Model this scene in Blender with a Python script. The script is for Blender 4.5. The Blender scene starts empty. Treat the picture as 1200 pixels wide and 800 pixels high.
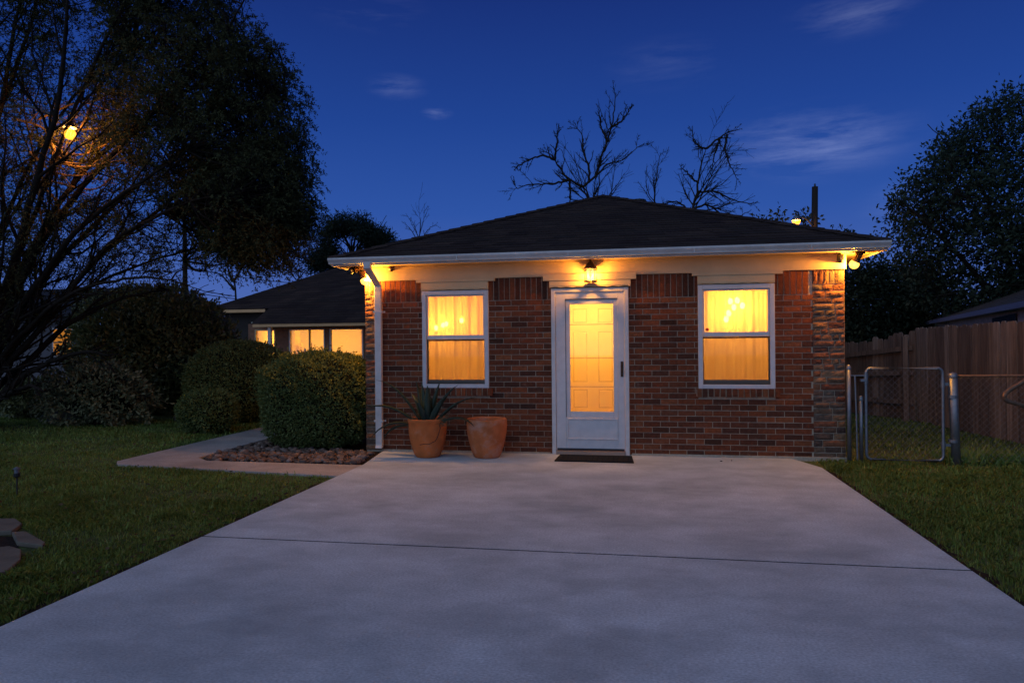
import bpy, math, random
import numpy as np
from mathutils import Vector, Matrix, Euler
R = math.radians
rng = np.random.default_rng(11)
random.seed(11)
sc = bpy.context.scene
COL = sc.collection

# ------------------------------------------------------------------ camera
F, YAW, PITCH, ROLL, CH = 820.1, .1787, .0019, -.0089, 1.534
_cy, _sy = math.cos(YAW), math.sin(YAW)
fw = np.array([-_sy*math.cos(PITCH), _cy*math.cos(PITCH), math.sin(PITCH)])
_r0 = np.array([_cy, _sy, 0.]); _u0 = np.cross(_r0, fw)
rt = math.cos(ROLL)*_r0 + math.sin(ROLL)*_u0
up = -math.sin(ROLL)*_r0 + math.cos(ROLL)*_u0
cd = bpy.data.cameras.new('camera'); cam = bpy.data.objects.new('camera', cd); COL.objects.link(cam)
cam.matrix_world = Matrix(((rt[0], up[0], -fw[0], 0), (rt[1], up[1], -fw[1], 0), (rt[2], up[2], -fw[2], CH), (0, 0, 0, 1)))
cd.sensor_width = 36; cd.lens = F/1200*36; cd.clip_end = 2000; cd.clip_start = .05
sc.camera = cam
EYE = np.array([0, 0, CH])
def ray(px, py): return fw + rt*(px-600)/F - up*(py-400)/F
def P(px, py, d): return EYE + ray(px, py)*d                    # a point d metres in front of the camera
def onY(px, py, Y): r = ray(px, py); return EYE + r*(Y/r[1])
def onZ(px, py, z=0.): r = ray(px, py); return EYE + r*((z-CH)/r[2])

# ------------------------------------------------------------------ world: blue hour, afterglow behind the camera
W = bpy.data.worlds.new('World'); sc.world = W; W.use_nodes = True
nt = W.node_tree; nt.nodes.clear()
def wn(t, **k):
    n = nt.nodes.new(t)
    for a, b in k.items(): setattr(n, a, b)
    return n
def wl(a, b): nt.links.new(a, b)
tc = wn('ShaderNodeTexCoord'); sep = wn('ShaderNodeSeparateXYZ'); wl(tc.outputs['Generated'], sep.inputs[0])
ramp = wn('ShaderNodeValToRGB'); wl(sep.outputs['Z'], ramp.inputs[0])
cr = ramp.color_ramp
def setramp(cr, stops):
    while len(cr.elements) > 1: cr.elements.remove(cr.elements[-1])
    cr.elements[0].position, cr.elements[0].color = stops[0][0], (*stops[0][1], 1)
    for p, c in stops[1:]:
        e = cr.elements.new(p); e.color = (*c, 1)
setramp(cr, [(0., (.098, .160, .43)), (.07, (.066, .130, .425)), (.18, (.027, .087, .365)), (.30, (.0145, .056, .28)), (.46, (.0085, .027, .17)), (1., (.006, .012, .075))])
sky = wn('ShaderNodeTexSky', sky_type='NISHITA', sun_disc=False)
SUN_AZ = R(200)                                                  # direction towards the afterglow, behind the camera
sky.sun_elevation = R(1.0); sky.sun_rotation = SUN_AZ; sky.ozone_density = 6
skm = wn('ShaderNodeMixRGB', blend_type='MULTIPLY'); skm.inputs[0].default_value = 1; wl(sky.outputs[0], skm.inputs[1]); skm.inputs[2].default_value = (.004, .005, .010, 1)
add = wn('ShaderNodeMixRGB', blend_type='ADD'); add.inputs[0].default_value = 1; wl(ramp.outputs[0], add.inputs[1]); wl(skm.outputs[0], add.inputs[2])
# glow lobe round the set sun
dot = wn('ShaderNodeVectorMath', operation='DOT_PRODUCT'); wl(tc.outputs['Generated'], dot.inputs[0])
gd = Vector((math.sin(SUN_AZ), math.cos(SUN_AZ), .25)).normalized(); dot.inputs[1].default_value = gd
mr = wn('ShaderNodeMapRange'); wl(dot.outputs['Value'], mr.inputs[0]); mr.inputs[1].default_value = .1; mr.inputs[2].default_value = 1
pw = wn('ShaderNodeMath', operation='POWER'); wl(mr.outputs[0], pw.inputs[0]); pw.inputs[1].default_value = 1.6
gl = wn('ShaderNodeMixRGB', blend_type='ADD'); wl(pw.outputs[0], gl.inputs[0]); wl(add.outputs[0], gl.inputs[1]); gl.inputs[2].default_value = (.12, .165, .27, 1)
# thin wisps of cloud, each round its own direction
mp = wn('ShaderNodeMapping'); wl(tc.outputs['Generated'], mp.inputs[0]); mp.inputs['Scale'].default_value = (3.2, 3.2, 17); mp.inputs['Rotation'].default_value = (R(2), R(-9), 0)
nz = wn('ShaderNodeTexNoise'); wl(mp.outputs[0], nz.inputs[0]); nz.inputs['Scale'].default_value = 2.6; nz.inputs['Detail'].default_value = 8; nz.inputs['Roughness'].default_value = .62; nz.inputs['Distortion'].default_value = .25
prev = None
for (px, py, w, a) in [(512, 133, .026, 1.0), (465, 102, .05, .55), (950, 168, .15, .75), (1000, 14, .09, .5), (895, 160, .07, .4), (430, 8, .09, .25), (780, 75, .10, .2), (1090, 235, .10, .3)]:
    d = Vector(ray(px, py)).normalized()
    sb = wn('ShaderNodeVectorMath', operation='SUBTRACT'); wl(tc.outputs['Generated'], sb.inputs[0]); sb.inputs[1].default_value = d
    ml = wn('ShaderNodeVectorMath', operation='MULTIPLY'); wl(sb.outputs[0], ml.inputs[0]); ml.inputs[1].default_value = (1, 1, 2.6)
    ln = wn('ShaderNodeVectorMath', operation='LENGTH'); wl(ml.outputs[0], ln.inputs[0])
    m2 = wn('ShaderNodeMapRange', interpolation_type='SMOOTHSTEP'); wl(ln.outputs['Value'], m2.inputs[0]); m2.inputs[1].default_value = w; m2.inputs[2].default_value = 0; m2.inputs[3].default_value = 0; m2.inputs[4].default_value = a
    if prev is None: prev = m2.outputs[0]
    else:
        mx = wn('ShaderNodeMath', operation='MAXIMUM'); wl(prev, mx.inputs[0]); wl(m2.outputs[0], mx.inputs[1]); prev = mx.outputs[0]
nr = wn('ShaderNodeMapRange'); wl(nz.outputs[0], nr.inputs[0]); nr.inputs[1].default_value = .42; nr.inputs[2].default_value = .72
cm = wn('ShaderNodeMath', operation='MULTIPLY'); wl(prev, cm.inputs[0]); wl(nr.outputs[0], cm.inputs[1])
cl = wn('ShaderNodeMixRGB', blend_type='ADD'); wl(cm.outputs[0], cl.inputs[0]); wl(gl.outputs[0], cl.inputs[1]); cl.inputs[2].default_value = (.15, .16, .20, 1)
bg = wn('ShaderNodeBackground'); wl(cl.outputs[0], bg.inputs[0]); bg.inputs[1].default_value = 1.0
wo = wn('ShaderNodeOutputWorld'); wl(bg.outputs[0], wo.inputs[0])

sl = bpy.data.lights.new('afterglow', 'SUN'); so = bpy.data.objects.new('afterglow', sl); COL.objects.link(so)
sl.energy = .64; sl.angle = R(95); sl.color = (.64, .88, 1.)
so.rotation_euler = Vector((-math.sin(SUN_AZ)*math.cos(R(36)), -math.cos(SUN_AZ)*math.cos(R(36)), -math.sin(R(36)))).to_track_quat('-Z', 'Y').to_euler()

sc.view_settings.view_transform = 'Standard'; sc.view_settings.look = 'None'
sc.view_settings.exposure = 0; sc.view_settings.gamma = 1; sc.view_settings.use_curve_mapping = False
sc.cycles.use_denoising = True
sc.cycles.max_bounces = 8; sc.cycles.transparent_max_bounces = 12; sc.cycles.sample_clamp_indirect = 6
WARM = (1., .41, .045); WARM_IN = (1., .335, .012)

# ------------------------------------------------------------------ materials
def M(name, col, rough=.6, spec=.3, noise=None, big=None, bump=None, island=None, metal=0., trans=0., stretch=None, fine=None, patch=None):
    m = bpy.data.materials.new(name); m.use_nodes = True; t = m.node_tree; b = t.nodes['Principled BSDF']
    b.inputs['Roughness'].default_value = rough; b.inputs['Specular IOR Level'].default_value = spec; b.inputs['Metallic'].default_value = metal
    N = t.nodes.new; L = t.links.new
    co = N('ShaderNodeTexCoord').outputs['Object']
    if stretch:
        mpn = N('ShaderNodeMapping'); mpn.inputs['Scale'].default_value = stretch; L(co, mpn.inputs[0]); cs = mpn.outputs[0]
    else: cs = co
    if island:
        g = N('ShaderNodeNewGeometry'); r = N('ShaderNodeValToRGB'); L(g.outputs['Random Per Island'], r.inputs[0])
        setramp(r.color_ramp, [(i/max(1, len(island)-1), c) for i, c in enumerate(island)])
        out = r.outputs[0]
    else:
        rgb = N('ShaderNodeRGB'); rgb.outputs[0].default_value = (*col, 1); out = rgb.outputs[0]
    for spec_ in (noise, big, fine):
        if not spec_: continue
        s, a = spec_[:2]
        n = N('ShaderNodeTexNoise'); n.inputs['Scale'].default_value = s; n.inputs['Detail'].default_value = 6; n.inputs['Roughness'].default_value = .62; L(cs if spec_ is not big else co, n.inputs[0])
        q = N('ShaderNodeMapRange'); L(n.outputs[0], q.inputs[0]); q.inputs[1].default_value = .25; q.inputs[2].default_value = .75; q.inputs[3].default_value = 1-a; q.inputs[4].default_value = 1+a
        v = N('ShaderNodeVectorMath'); v.operation = 'SCALE'; L(out, v.inputs[0]); L(q.outputs[0], v.inputs['Scale']); out = v.outputs[0]
    if patch:
        n = N('ShaderNodeTexNoise'); n.inputs['Scale'].default_value = patch[0]; n.inputs['Detail'].default_value = 7; n.inputs['Roughness'].default_value = .68; L(cs, n.inputs[0])
        q = N('ShaderNodeMapRange'); L(n.outputs[0], q.inputs[0]); q.inputs[1].default_value = patch[1]; q.inputs[2].default_value = patch[2]; q.inputs[3].default_value = 0; q.inputs[4].default_value = patch[4]
        x = N('ShaderNodeMixRGB'); L(q.outputs[0], x.inputs[0]); L(out, x.inputs[1]); x.inputs[2].default_value = (*patch[3], 1); out = x.outputs[0]
    L(out, b.inputs['Base Color'])
    if bump:
        n = N('ShaderNodeTexNoise'); n.inputs['Scale'].default_value = bump[0]; n.inputs['Detail'].default_value = 5; L(cs, n.inputs[0])
        bp = N('ShaderNodeBump'); bp.inputs['Strength'].default_value = bump[1]; bp.inputs['Distance'].default_value = .02 if len(bump) < 3 else bump[2]; L(n.outputs[0], bp.inputs['Height']); L(bp.outputs[0], b.inputs['Normal'])
    if trans:
        tr = N('ShaderNodeBsdfTranslucent'); L(out, tr.inputs[0]); mx = N('ShaderNodeMixShader'); mx.inputs[0].default_value = trans
        o = t.nodes['Material Output']; L(b.outputs[0], mx.inputs[1]); L(tr.outputs[0], mx.inputs[2]); L(mx.outputs[0], o.inputs[0])
    return m
def EM(name, col, s):
    m = bpy.data.materials.new(name); m.use_nodes = True; t = m.node_tree; t.nodes.remove(t.nodes['Principled BSDF'])
    e = t.nodes.new('ShaderNodeEmission'); e.inputs[0].default_value = (*col, 1); e.inputs[1].default_value = s; t.links.new(e.outputs[0], t.nodes['Material Output'].inputs[0]); return m
def GLASS(name, tint=(1, 1, 1), rough=.02):
    m = bpy.data.materials.new(name); m.use_nodes = True; t = m.node_tree; t.nodes.remove(t.nodes['Principled BSDF']); N = t.nodes.new
    a = N('ShaderNodeBsdfTransparent'); a.inputs[0].default_value = (*tint, 1); g = N('ShaderNodeBsdfGlossy'); g.inputs['Roughness'].default_value = rough; g.inputs[0].default_value = (.9, .9, .9, 1)
    f = N('ShaderNodeFresnel'); f.inputs[0].default_value = 1.45; x = N('ShaderNodeMixShader'); t.links.new(f.outputs[0], x.inputs[0]); t.links.new(a.outputs[0], x.inputs[1]); t.links.new(g.outputs[0], x.inputs[2])
    t.links.new(x.outputs[0], t.nodes['Material Output'].inputs[0]); return m
def SHEER(name, col, see, tl, glow=None):
    """thin cloth or screen: part see-through, part translucent, part diffuse"""
    m = bpy.data.materials.new(name); m.use_nodes = True; t = m.node_tree; t.nodes.remove(t.nodes['Principled BSDF']); N = t.nodes.new; L = t.links.new
    d = N('ShaderNodeBsdfDiffuse'); d.inputs[0].default_value = (*col, 1); tr = N('ShaderNodeBsdfTranslucent'); tr.inputs[0].default_value = (*col, 1)
    x = N('ShaderNodeMixShader'); x.inputs[0].default_value = tl; L(d.outputs[0], x.inputs[1]); L(tr.outputs[0], x.inputs[2])
    a = N('ShaderNodeBsdfTransparent'); y = N('ShaderNodeMixShader'); y.inputs[0].default_value = see; L(x.outputs[0], y.inputs[1]); L(a.outputs[0], y.inputs[2])
    L(y.outputs[0], t.nodes['Material Output'].inputs[0]); return m

m_brick = M('brick', (.15, .06, .04), .85, .15, noise=(26, .45), big=(1.1, .2), bump=(60, .6, .007), patch=(9, .58, .76, (.24, .17, .12), .5), island=[(.049, .019, .010), (.142, .035, .014), (.222, .055, .019), (.075, .024, .013), (.170, .042, .016), (.096, .028, .014), (.268, .078, .028), (.055, .021, .013), (.195, .046, .016), (.122, .033, .015), (.242, .065, .024), (.067, .024, .014), (.159, .040, .016)])
m_mortar = M('mortar', (.40, .31, .22), .95, .1, noise=(30, .25), big=(1.3, .25), bump=(90, .5, .005))
m_quoin = M('quoin_stone', (.2, .1, .07), .85, .15, noise=(22, .45), bump=(45, .9, .010), island=[(.114, .070, .044), (.209, .102, .050), (.190, .064, .030), (.123, .085, .061), (.071, .041, .030), (.247, .136, .071), (.162, .051, .026), (.057, .037, .030), (.180, .102, .060)])
m_white = M('white_paint', (.58, .52, .48), .5, .35, noise=(7, .14), big=(1.5, .10), patch=(3, .6, .8, (.34, .30, .26), .5))
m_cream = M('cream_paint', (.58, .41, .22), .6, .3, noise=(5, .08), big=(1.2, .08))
m_vinyl = M('window_vinyl', (.56, .51, .49), .4, .4, noise=(8, .12), patch=(4, .62, .8, (.30, .28, .27), .4))
m_rail = M('lower_rail', (.28, .20, .15), .5, .3, noise=(8, .1))
m_darkgap = M('dark_gap_and_shade', (.02, .02, .02), .7, .2)  # near-black for gaps, the pot crack and the drawn door shadow
m_shingle = M('shingle', (.02, .017, .016), .95, .12, noise=(40, .5), big=(.8, .25), bump=(150, .6, .006), island=[(.028, .017, .015), (.048, .030, .023), (.034, .024, .020), (.059, .036, .027), (.031, .020, .017), (.041, .026, .021)])
m_plaster = M('plaster', (.74, .68, .56), .8, .2)
m_floorin = M('wood_floor', (.30, .18, .09), .5, .3, noise=(8, .2))
m_curtain = SHEER('sheer_curtain', (.90, .80, .48), .10, .78)
m_curtain2 = SHEER('plain_blind', (.90, .80, .48), .11, .78)
m_screen = SHEER('insect_screen', (.10, .09, .08), .74, .1)
m_frost = SHEER('frosted_panel', (.90, .84, .62), .04, .86)
m_frost2 = SHEER('frosted_moulding', (.95, .90, .74), .45, .92)
m_glass = GLASS('pane_glass')
m_bronze = M('bronze', (.06, .032, .02), .5, .5, noise=(30, .3), metal=.6)
m_black = M('black_plastic', (.02, .02, .022), .5, .4)
m_brass = M('brass', (.35, .22, .08), .35, .5, metal=.8)
m_mat = M('rubber_mat', (.014, .014, .014), .95, .15, noise=(60, .5), bump=(120, .8, .01))
m_terra = M('terracotta', (.52, .135, .035), .8, .2, noise=(7, .22), big=(2.5, .22), bump=(40, .35, .006), patch=(5.5, .56, .76, (.45, .30, .22), .40))
m_terrab = M('chalky_terracotta', (.46, .13, .042), .85, .2, noise=(6, .28), big=(2.2, .3), bump=(40, .4, .006), patch=(4.5, .50, .70, (.42, .29, .23), .60))
m_soil = M('soil', (.03, .02, .014), .95, .1, noise=(30, .4), bump=(40, .9))
m_agave = M('agave', (.030, .050, .034), .5, .3, noise=(5, .3), island=[(.022, .038, .026), (.036, .058, .040), (.028, .045, .028)])
m_dry = M('dry_grass', (.16, .13, .07), .8, .2, noise=(9, .2))
m_galv = M('galvanised', (.20, .205, .215), .45, .5, noise=(20, .2), metal=.7)
m_rust = M('rusty_pipe', (.15, .09, .06), .7, .3, noise=(25, .4), metal=.3)
m_wire = M('fence_wire', (.26, .26, .265), .5, .4, metal=.5)
m_wood = M('weathered_wood', (.10, .055, .035), .85, .15, noise=(3, .5), bump=(6, .6, .012), stretch=(9, 9, .6), patch=(2.2, .5, .75, (.05, .034, .028), .8), island=[(.144, .100, .079), (.222, .155, .118), (.111, .079, .066), (.183, .125, .096), (.274, .205, .166), (.099, .070, .060)])
m_bark = M('bark', (.022, .016, .012), .95, .1, noise=(16, .4), bump=(20, .9, .02))
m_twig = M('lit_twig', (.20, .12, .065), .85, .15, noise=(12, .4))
m_barebark = M('bare_bark', (.028, .021, .016), .95, .1, noise=(14, .4))
m_cedar = M('cedar_leaf', (.02, .03, .015), .7, .15, island=[(.039, .043, .019), (.066, .066, .026), (.090, .084, .030), (.052, .056, .022)], trans=.25)
m_oak = M('oak_leaf', (.02, .03, .016), .6, .2, island=[(.017, .028, .018), (.034, .050, .028), (.048, .064, .034), (.022, .036, .022)], trans=.25)
m_pine = M('pine_needles', (.02, .03, .016), .7, .15, island=[(.014, .024, .016), (.022, .034, .020), (.018, .028, .018)], trans=.2)
m_hedge = M('hedge_leaf', (.03, .045, .016), .55, .25, island=[(.062, .086, .025), (.124, .151, .042), (.097, .127, .034), (.170, .188, .050), (.080, .107, .030)], trans=.25)
m_hedge2 = M('box_leaf', (.03, .045, .016), .6, .2, island=[(.073, .091, .028), (.143, .156, .042), (.113, .131, .036), (.188, .192, .054)], trans=.25)
m_silver = M('silver_leaf', (.09, .10, .08), .6, .25, island=[(.094, .107, .048), (.193, .187, .089), (.285, .260, .133), (.134, .146, .063), (.082, .091, .039)], trans=.2)
m_shrubd = M('laurel_leaf', (.03, .04, .02), .4, .35, island=[(.072, .088, .032), (.152, .157, .056), (.223, .202, .070), (.108, .126, .042)], trans=.25)
m_core = M('shade_core', (.012, .012, .008), .95, .05)  # near-black, stands for the shade deep inside the bushes
m_grass = M('grass_blade', (.04, .055, .015), .6, .2, noise=(2.6, .30), big=(.7, .35), island=[(.108, .176, .038), (.174, .256, .052), (.248, .311, .067), (.145, .222, .043), (.340, .352, .104), (.129, .200, .039)], trans=.3)
m_lawn = M('lawn_soil', (.085, .10, .035), .95, .1, noise=(14, .45), big=(.9, .3), bump=(30, .9))
m_stone = M('river_stone', (.2, .13, .1), .75, .25, noise=(9, .35), bump=(18, .4, .01))
def objrand(m, cols):
    t = m.node_tree; N = t.nodes.new; i = N('ShaderNodeObjectInfo'); r = N('ShaderNodeValToRGB'); t.links.new(i.outputs['Random'], r.inputs[0]); setramp(r.color_ramp, [(k/(len(cols)-1), c) for k, c in enumerate(cols)])
    rgb = [n for n in t.nodes if n.type == 'RGB'][0]
    for l in list(rgb.outputs[0].links): t.links.new(r.outputs[0], l.to_socket)
objrand(m_stone, [(.13, .070, .050), (.19, .13, .10), (.075, .052, .042), (.16, .09, .06), (.24, .18, .15), (.10, .062, .047)])
m_flag = M('flagstone', (.14, .115, .085), .85, .2, noise=(6, .3), bump=(20, .6, .01))
m_boulder = M('boulder', (.13, .11, .085), .9, .15, noise=(5, .4), bump=(9, .9, .03))
m_hbrick = M('pink_brick', (.55, .33, .26), .85, .15, noise=(8, .3), big=(1, .15))
m_bluefas = M('blue_grey_paint', (.14, .16, .24), .6, .3, noise=(5, .1))
m_stucco = M('pale_siding', (.11, .10, .11), .8, .2, noise=(3, .12), bump=(4, .3))
m_pole = M('creosote_wood', (.028, .020, .016), .9, .15, noise=(6, .3), stretch=(6, 6, .5))
m_leafdry = M('fallen_leaf', (.09, .05, .025), .8, .15, island=[(.07, .04, .02), (.13, .075, .035), (.05, .03, .018)])
def CONCRETE(name, base):
    m = M(name, base, .82, .25, noise=(2.2, .20), big=(.40, .20), fine=(75, .36), bump=(160, .35, .004), stretch=(.8, 1.1, 1), patch=(.95, .46, .68, tuple(c*.58 for c in base), .75))
    return m
m_conc = CONCRETE('driveway_concrete', (.47, .495, .51))
m_path = CONCRETE('path_concrete', (.38, .32, .28))
m_joint = M('joint_filler', (.012, .011, .010), .95, .05)
def BULB(name, col, s):
    m = EM(name, col, s); t = m.node_tree; N = t.nodes.new; a = N('ShaderNodeBsdfTransparent'); x = N('ShaderNodeMixShader'); x.inputs[0].default_value = .5
    e = [n for n in t.nodes if n.type == 'EMISSION'][0]; t.links.new(a.outputs[0], x.inputs[1]); t.links.new(e.outputs[0], x.inputs[2]); t.links.new(x.outputs[0], t.nodes['Material Output'].inputs[0]); return m
def lamp(name, loc, watt, col=WARM, size=.03):
    l = bpy.data.lights.new(name, 'POINT'); l.energy = watt; l.color = col; l.shadow_soft_size = size; o = bpy.data.objects.new(name, l); COL.objects.link(o); o.location = loc
m_bulb = BULB('lit_bulb', (1., .42, .055), 5.5)
m_street = BULB('sodium_lamp', (1., .31, .02), 4.4)
m_glow = EM('chandelier_bulb', (1., .41, .045), 100.)
def LANTERNGLASS():
    m = bpy.data.materials.new('lantern_glass'); m.use_nodes = True; t = m.node_tree; t.nodes.remove(t.nodes['Principled BSDF']); N = t.nodes.new
    a = N('ShaderNodeBsdfTransparent'); e = N('ShaderNodeEmission'); e.inputs[0].default_value = (1., .60, .15, 1); e.inputs[1].default_value = 3.6
    x = N('ShaderNodeMixShader'); x.inputs[0].default_value = .35; t.links.new(a.outputs[0], x.inputs[1]); t.links.new(e.outputs[0], x.inputs[2]); t.links.new(x.outputs[0], t.nodes['Material Output'].inputs[0]); return m
m_lantern = LANTERNGLASS()

# ------------------------------------------------------------------ mesh helpers
ORG = {}
def tag(o, label=None, cat=None, group=None, kind=None):
    for k, v in (('label', label), ('category', cat), ('group', group), ('kind', kind)):
        if v: o[k] = v
    return o
def thing(name, label, cat, loc, group=None):
    o = bpy.data.objects.new(name, None); o.empty_display_size = .1; COL.objects.link(o); o.location = loc; ORG[o] = np.array(loc, float)
    return tag(o, label, cat, group)
def link(name, me, mats, parent, org, smooth):
    for m in (mats if isinstance(mats, (list, tuple)) else [mats]): me.materials.append(m)
    o = bpy.data.objects.new(name, me); COL.objects.link(o)
    if parent is not None: o.parent = parent; ORG[o] = ORG[parent]
    else: o.location = org; ORG[o] = np.array(org, float)
    if smooth: me.polygons.foreach_set('use_smooth', [True]*len(me.polygons))
    return o
def raw(name, V, Fq, mats, parent=None, org=(0, 0, 0), smooth=False, mi=None):
    """mesh from numpy arrays (all faces the same size)"""
    o0 = ORG[parent] if parent is not None else np.array(org, float)
    V = np.asarray(V, np.float32)-o0.astype(np.float32); Fq = np.asarray(Fq, np.int32); k = Fq.shape[1]
    me = bpy.data.meshes.new(name); me.vertices.add(len(V)); me.vertices.foreach_set('co', V.ravel())
    me.loops.add(Fq.size); me.loops.foreach_set('vertex_index', Fq.ravel()); me.polygons.add(len(Fq)); me.polygons.foreach_set('loop_start', np.arange(0, Fq.size, k, dtype=np.int32))
    if mi is not None: me.polygons.foreach_set('material_index', np.asarray(mi, np.int32))
    me.update(calc_edges=True)
    return link(name, me, mats, parent, org, smooth)
class MB:
    def __init__(s): s.v = []; s.f = []; s.m = []; s.i = 0
    def face(s, pts):
        b = len(s.v); s.v += [tuple(p) for p in pts]; s.f.append(tuple(range(b, b+len(pts)))); s.m.append(s.i)
    def add(s, vs, fs):
        b = len(s.v); s.v += [tuple(p) for p in vs]
        for f in fs: s.f.append(tuple(b+k for k in f)); s.m.append(s.i)
        return s
    def box(s, x0, x1, y0, y1, z0, z1, j=0.):
        vs = [(x, y, z) for z in (z0, z1) for y in (y0, y1) for x in (x0, x1)]
        if j: vs = [tuple(c+random.uniform(-j, j) for c in p) for p in vs]
        return s.add(vs, [(0, 2, 3, 1), (4, 5, 7, 6), (0, 1, 5, 4), (2, 6, 7, 3), (0, 4, 6, 2), (1, 3, 7, 5)])
    def tube(s, pts, rad, n=6, cap=True):
        pts = [Vector(p) for p in pts]; k = len(pts)
        if not isinstance(rad, (list, tuple, np.ndarray)): rad = [rad]*k
        vs = []; ref = None
        for i, p in enumerate(pts):
            d = (pts[min(i+1, k-1)]-pts[max(i-1, 0)])
            d = d.normalized() if d.length > 1e-9 else Vector((0, 0, 1))
            if ref is None: ref = Vector((0, 0, 1)) if abs(d.z) < .9 else Vector((1, 0, 0))
            a = d.cross(ref)
            if a.length < 1e-4: a = d.cross(Vector((.3, 1, .2)))
            a.normalize(); b = d.cross(a).normalized(); ref = -b if False else ref
            for j in range(n):
                t = 2*math.pi*j/n; vs.append(p+(a*math.cos(t)+b*math.sin(t))*rad[i])
        fs = [(i*n+j, i*n+(j+1) % n, (i+1)*n+(j+1) % n, (i+1)*n+j) for i in range(k-1) for j in range(n)]
        if cap: fs += [tuple(range(n-1, -1, -1)), tuple((k-1)*n+j for j in range(n))]
        return s.add(vs, fs)
    def lathe(s, c, prof, n=24, close=False):
        vs = [(c[0]+r*math.cos(2*math.pi*j/n), c[1]+r*math.sin(2*math.pi*j/n), c[2]+z) for r, z in prof for j in range(n)]
        k = len(prof)
        fs = [(i*n+j, i*n+(j+1) % n, (i+1)*n+(j+1) % n, (i+1)*n+j) for i in range(k-1) for j in range(n)]
        if close: fs += [tuple(range(n-1, -1, -1)), tuple((k-1)*n+j for j in range(n))]
        return s.add(vs, fs)
    def sphere(s, c, r, n=14, k=8, sz=1.):
        return s.lathe(c, [(max(1e-4, r*math.sin(math.pi*i/k)), -r*sz*math.cos(math.pi*i/k)) for i in range(k+1)], n)
    def prism(s, poly, y0, y1):
        """outline in X-Z, extruded along Y"""
        n = len(poly); vs = [(x, y0, z) for x, z in poly]+[(x, y1, z) for x, z in poly]
        return s.add(vs, [tuple(range(n)), tuple(range(2*n-1, n-1, -1))]+[(i, n+i, n+(i+1) % n, (i+1) % n) for i in range(n)])
    def slab(s, poly, z0, z1):
        """outline in X-Y, extruded along Z"""
        n = len(poly); vs = [(x, y, z0) for x, y in poly]+[(x, y, z1) for x, y in poly]
        return s.add(vs, [tuple(range(n-1, -1, -1)), tuple(range(n, 2*n))]+[(i, (i+1) % n, n+(i+1) % n, n+i) for i in range(n)])
    def build(s, name, mats, parent=None, org=(0, 0, 0), smooth=False, bevel=0., weld=False):
        o0 = ORG[parent] if parent is not None else np.array(org, float)
        me = bpy.data.meshes.new(name); me.from_pydata((np.array(s.v)-o0).tolist(), [], s.f)
        me.polygons.foreach_set('material_index', s.m); me.update()
        o = link(name, me, mats, parent, org, smooth)
        if bevel:
            b = o.modifiers.new('bevel', 'BEVEL'); b.width = bevel; b.segments = 2; b.limit_method = 'ANGLE'
        return o
def B(name, mats, parent, *boxes, bevel=0.):
    m = MB()
    for b in boxes: m.box(*b)
    return m.build(name, mats, parent, bevel=bevel)

def leafset(name, C, D, L, Wd, mat, parent, bend=.15, face=None):
    N = len(C); D = D/np.linalg.norm(D, axis=1, keepdims=True)
    S = np.cross(D, rng.normal(size=(N, 3))*(1 if face is None else .45)+(0 if face is None else face)); S /= np.linalg.norm(S, axis=1, keepdims=True)+1e-9; Nn = np.cross(D, S)
    L = np.broadcast_to(np.asarray(L, float), (N,))[:, None]; Wd = np.broadcast_to(np.asarray(Wd, float), (N,))[:, None]
    mid = C+D*L*.5+Nn*L*bend
    V = np.stack([C, mid+S*Wd*.5, C+D*L, mid-S*Wd*.5], 1).reshape(-1, 3)
    return raw(name, V, np.arange(4*N).reshape(N, 4), mat, parent)

def twigs(name, paths, mat, parent, sides=None):
    m = MB()
    for pts, rad in paths:
        r0 = max(rad); m.tube(pts, rad, sides or (8 if r0 > .05 else 5 if r0 > .015 else 3), cap=False)
    return m.build(name, mat, parent, smooth=True)
def interp(pts, n):
    """smooth curve through points"""
    pts = np.array(pts, float); k = len(pts); out = []
    for t in np.linspace(0, k-1, n):
        i = min(int(t), k-2); u = t-i; p0 = pts[max(i-1, 0)]; p1 = pts[i]; p2 = pts[i+1]; p3 = pts[min(i+2, k-1)]
        out.append(.5*(2*p1+(p2-p0)*u+(2*p0-5*p1+4*p2-p3)*u*u+(3*p1-p0-3*p2+p3)*u**3))
    return np.array(out)
def inpoly(x, y, poly):
    c = np.zeros(len(x), bool); n = len(poly)
    for i in range(n):
        x1, y1 = poly[i]; x2, y2 = poly[(i+1) % n]
        if y1 == y2: continue
        c ^= ((y1 > y) != (y2 > y)) & (x < (x2-x1)*(y-y1)/(y2-y1)+x1)
    return c
def edgedist(x, y, poly):
    d = np.full(len(x), 1e9); n = len(poly)
    for i in range(n):
        a = np.array(poly[i], float); b = np.array(poly[(i+1) % n], float); ab = b-a
        t = np.clip(((x-a[0])*ab[0]+(y-a[1])*ab[1])/(ab@ab), 0, 1); d = np.minimum(d, np.hypot(x-a[0]-t*ab[0], y-a[1]-t*ab[1]))
    return d
def crown_points(poly, d0, dd, n):
    """points through the volume of a crown whose outline stands at distance d0, thickest in its middle"""
    xs, ys = zip(*poly); X = rng.uniform(min(xs), max(xs), n*6); Y = rng.uniform(min(ys), max(ys), n*6); k = inpoly(X, Y, poly); X, Y = X[k][:n], Y[k][:n]
    e = edgedist(X, Y, poly); t = np.sqrt(np.clip(e/e.max(), 0, 1)); dep = d0+rng.uniform(-1, 1, len(X))*dd*(.25+.75*t)
    # keep the outline's true size at d0: place on the plane at d0, then move along the depth axis
    Q = EYE+(fw[None]+rt[None]*((X-600)/F)[:, None]-up[None]*((Y-400)/F)[:, None])*d0
    return Q+fw[None]*(dep-d0)[:, None]*1.0, X, Y
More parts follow.
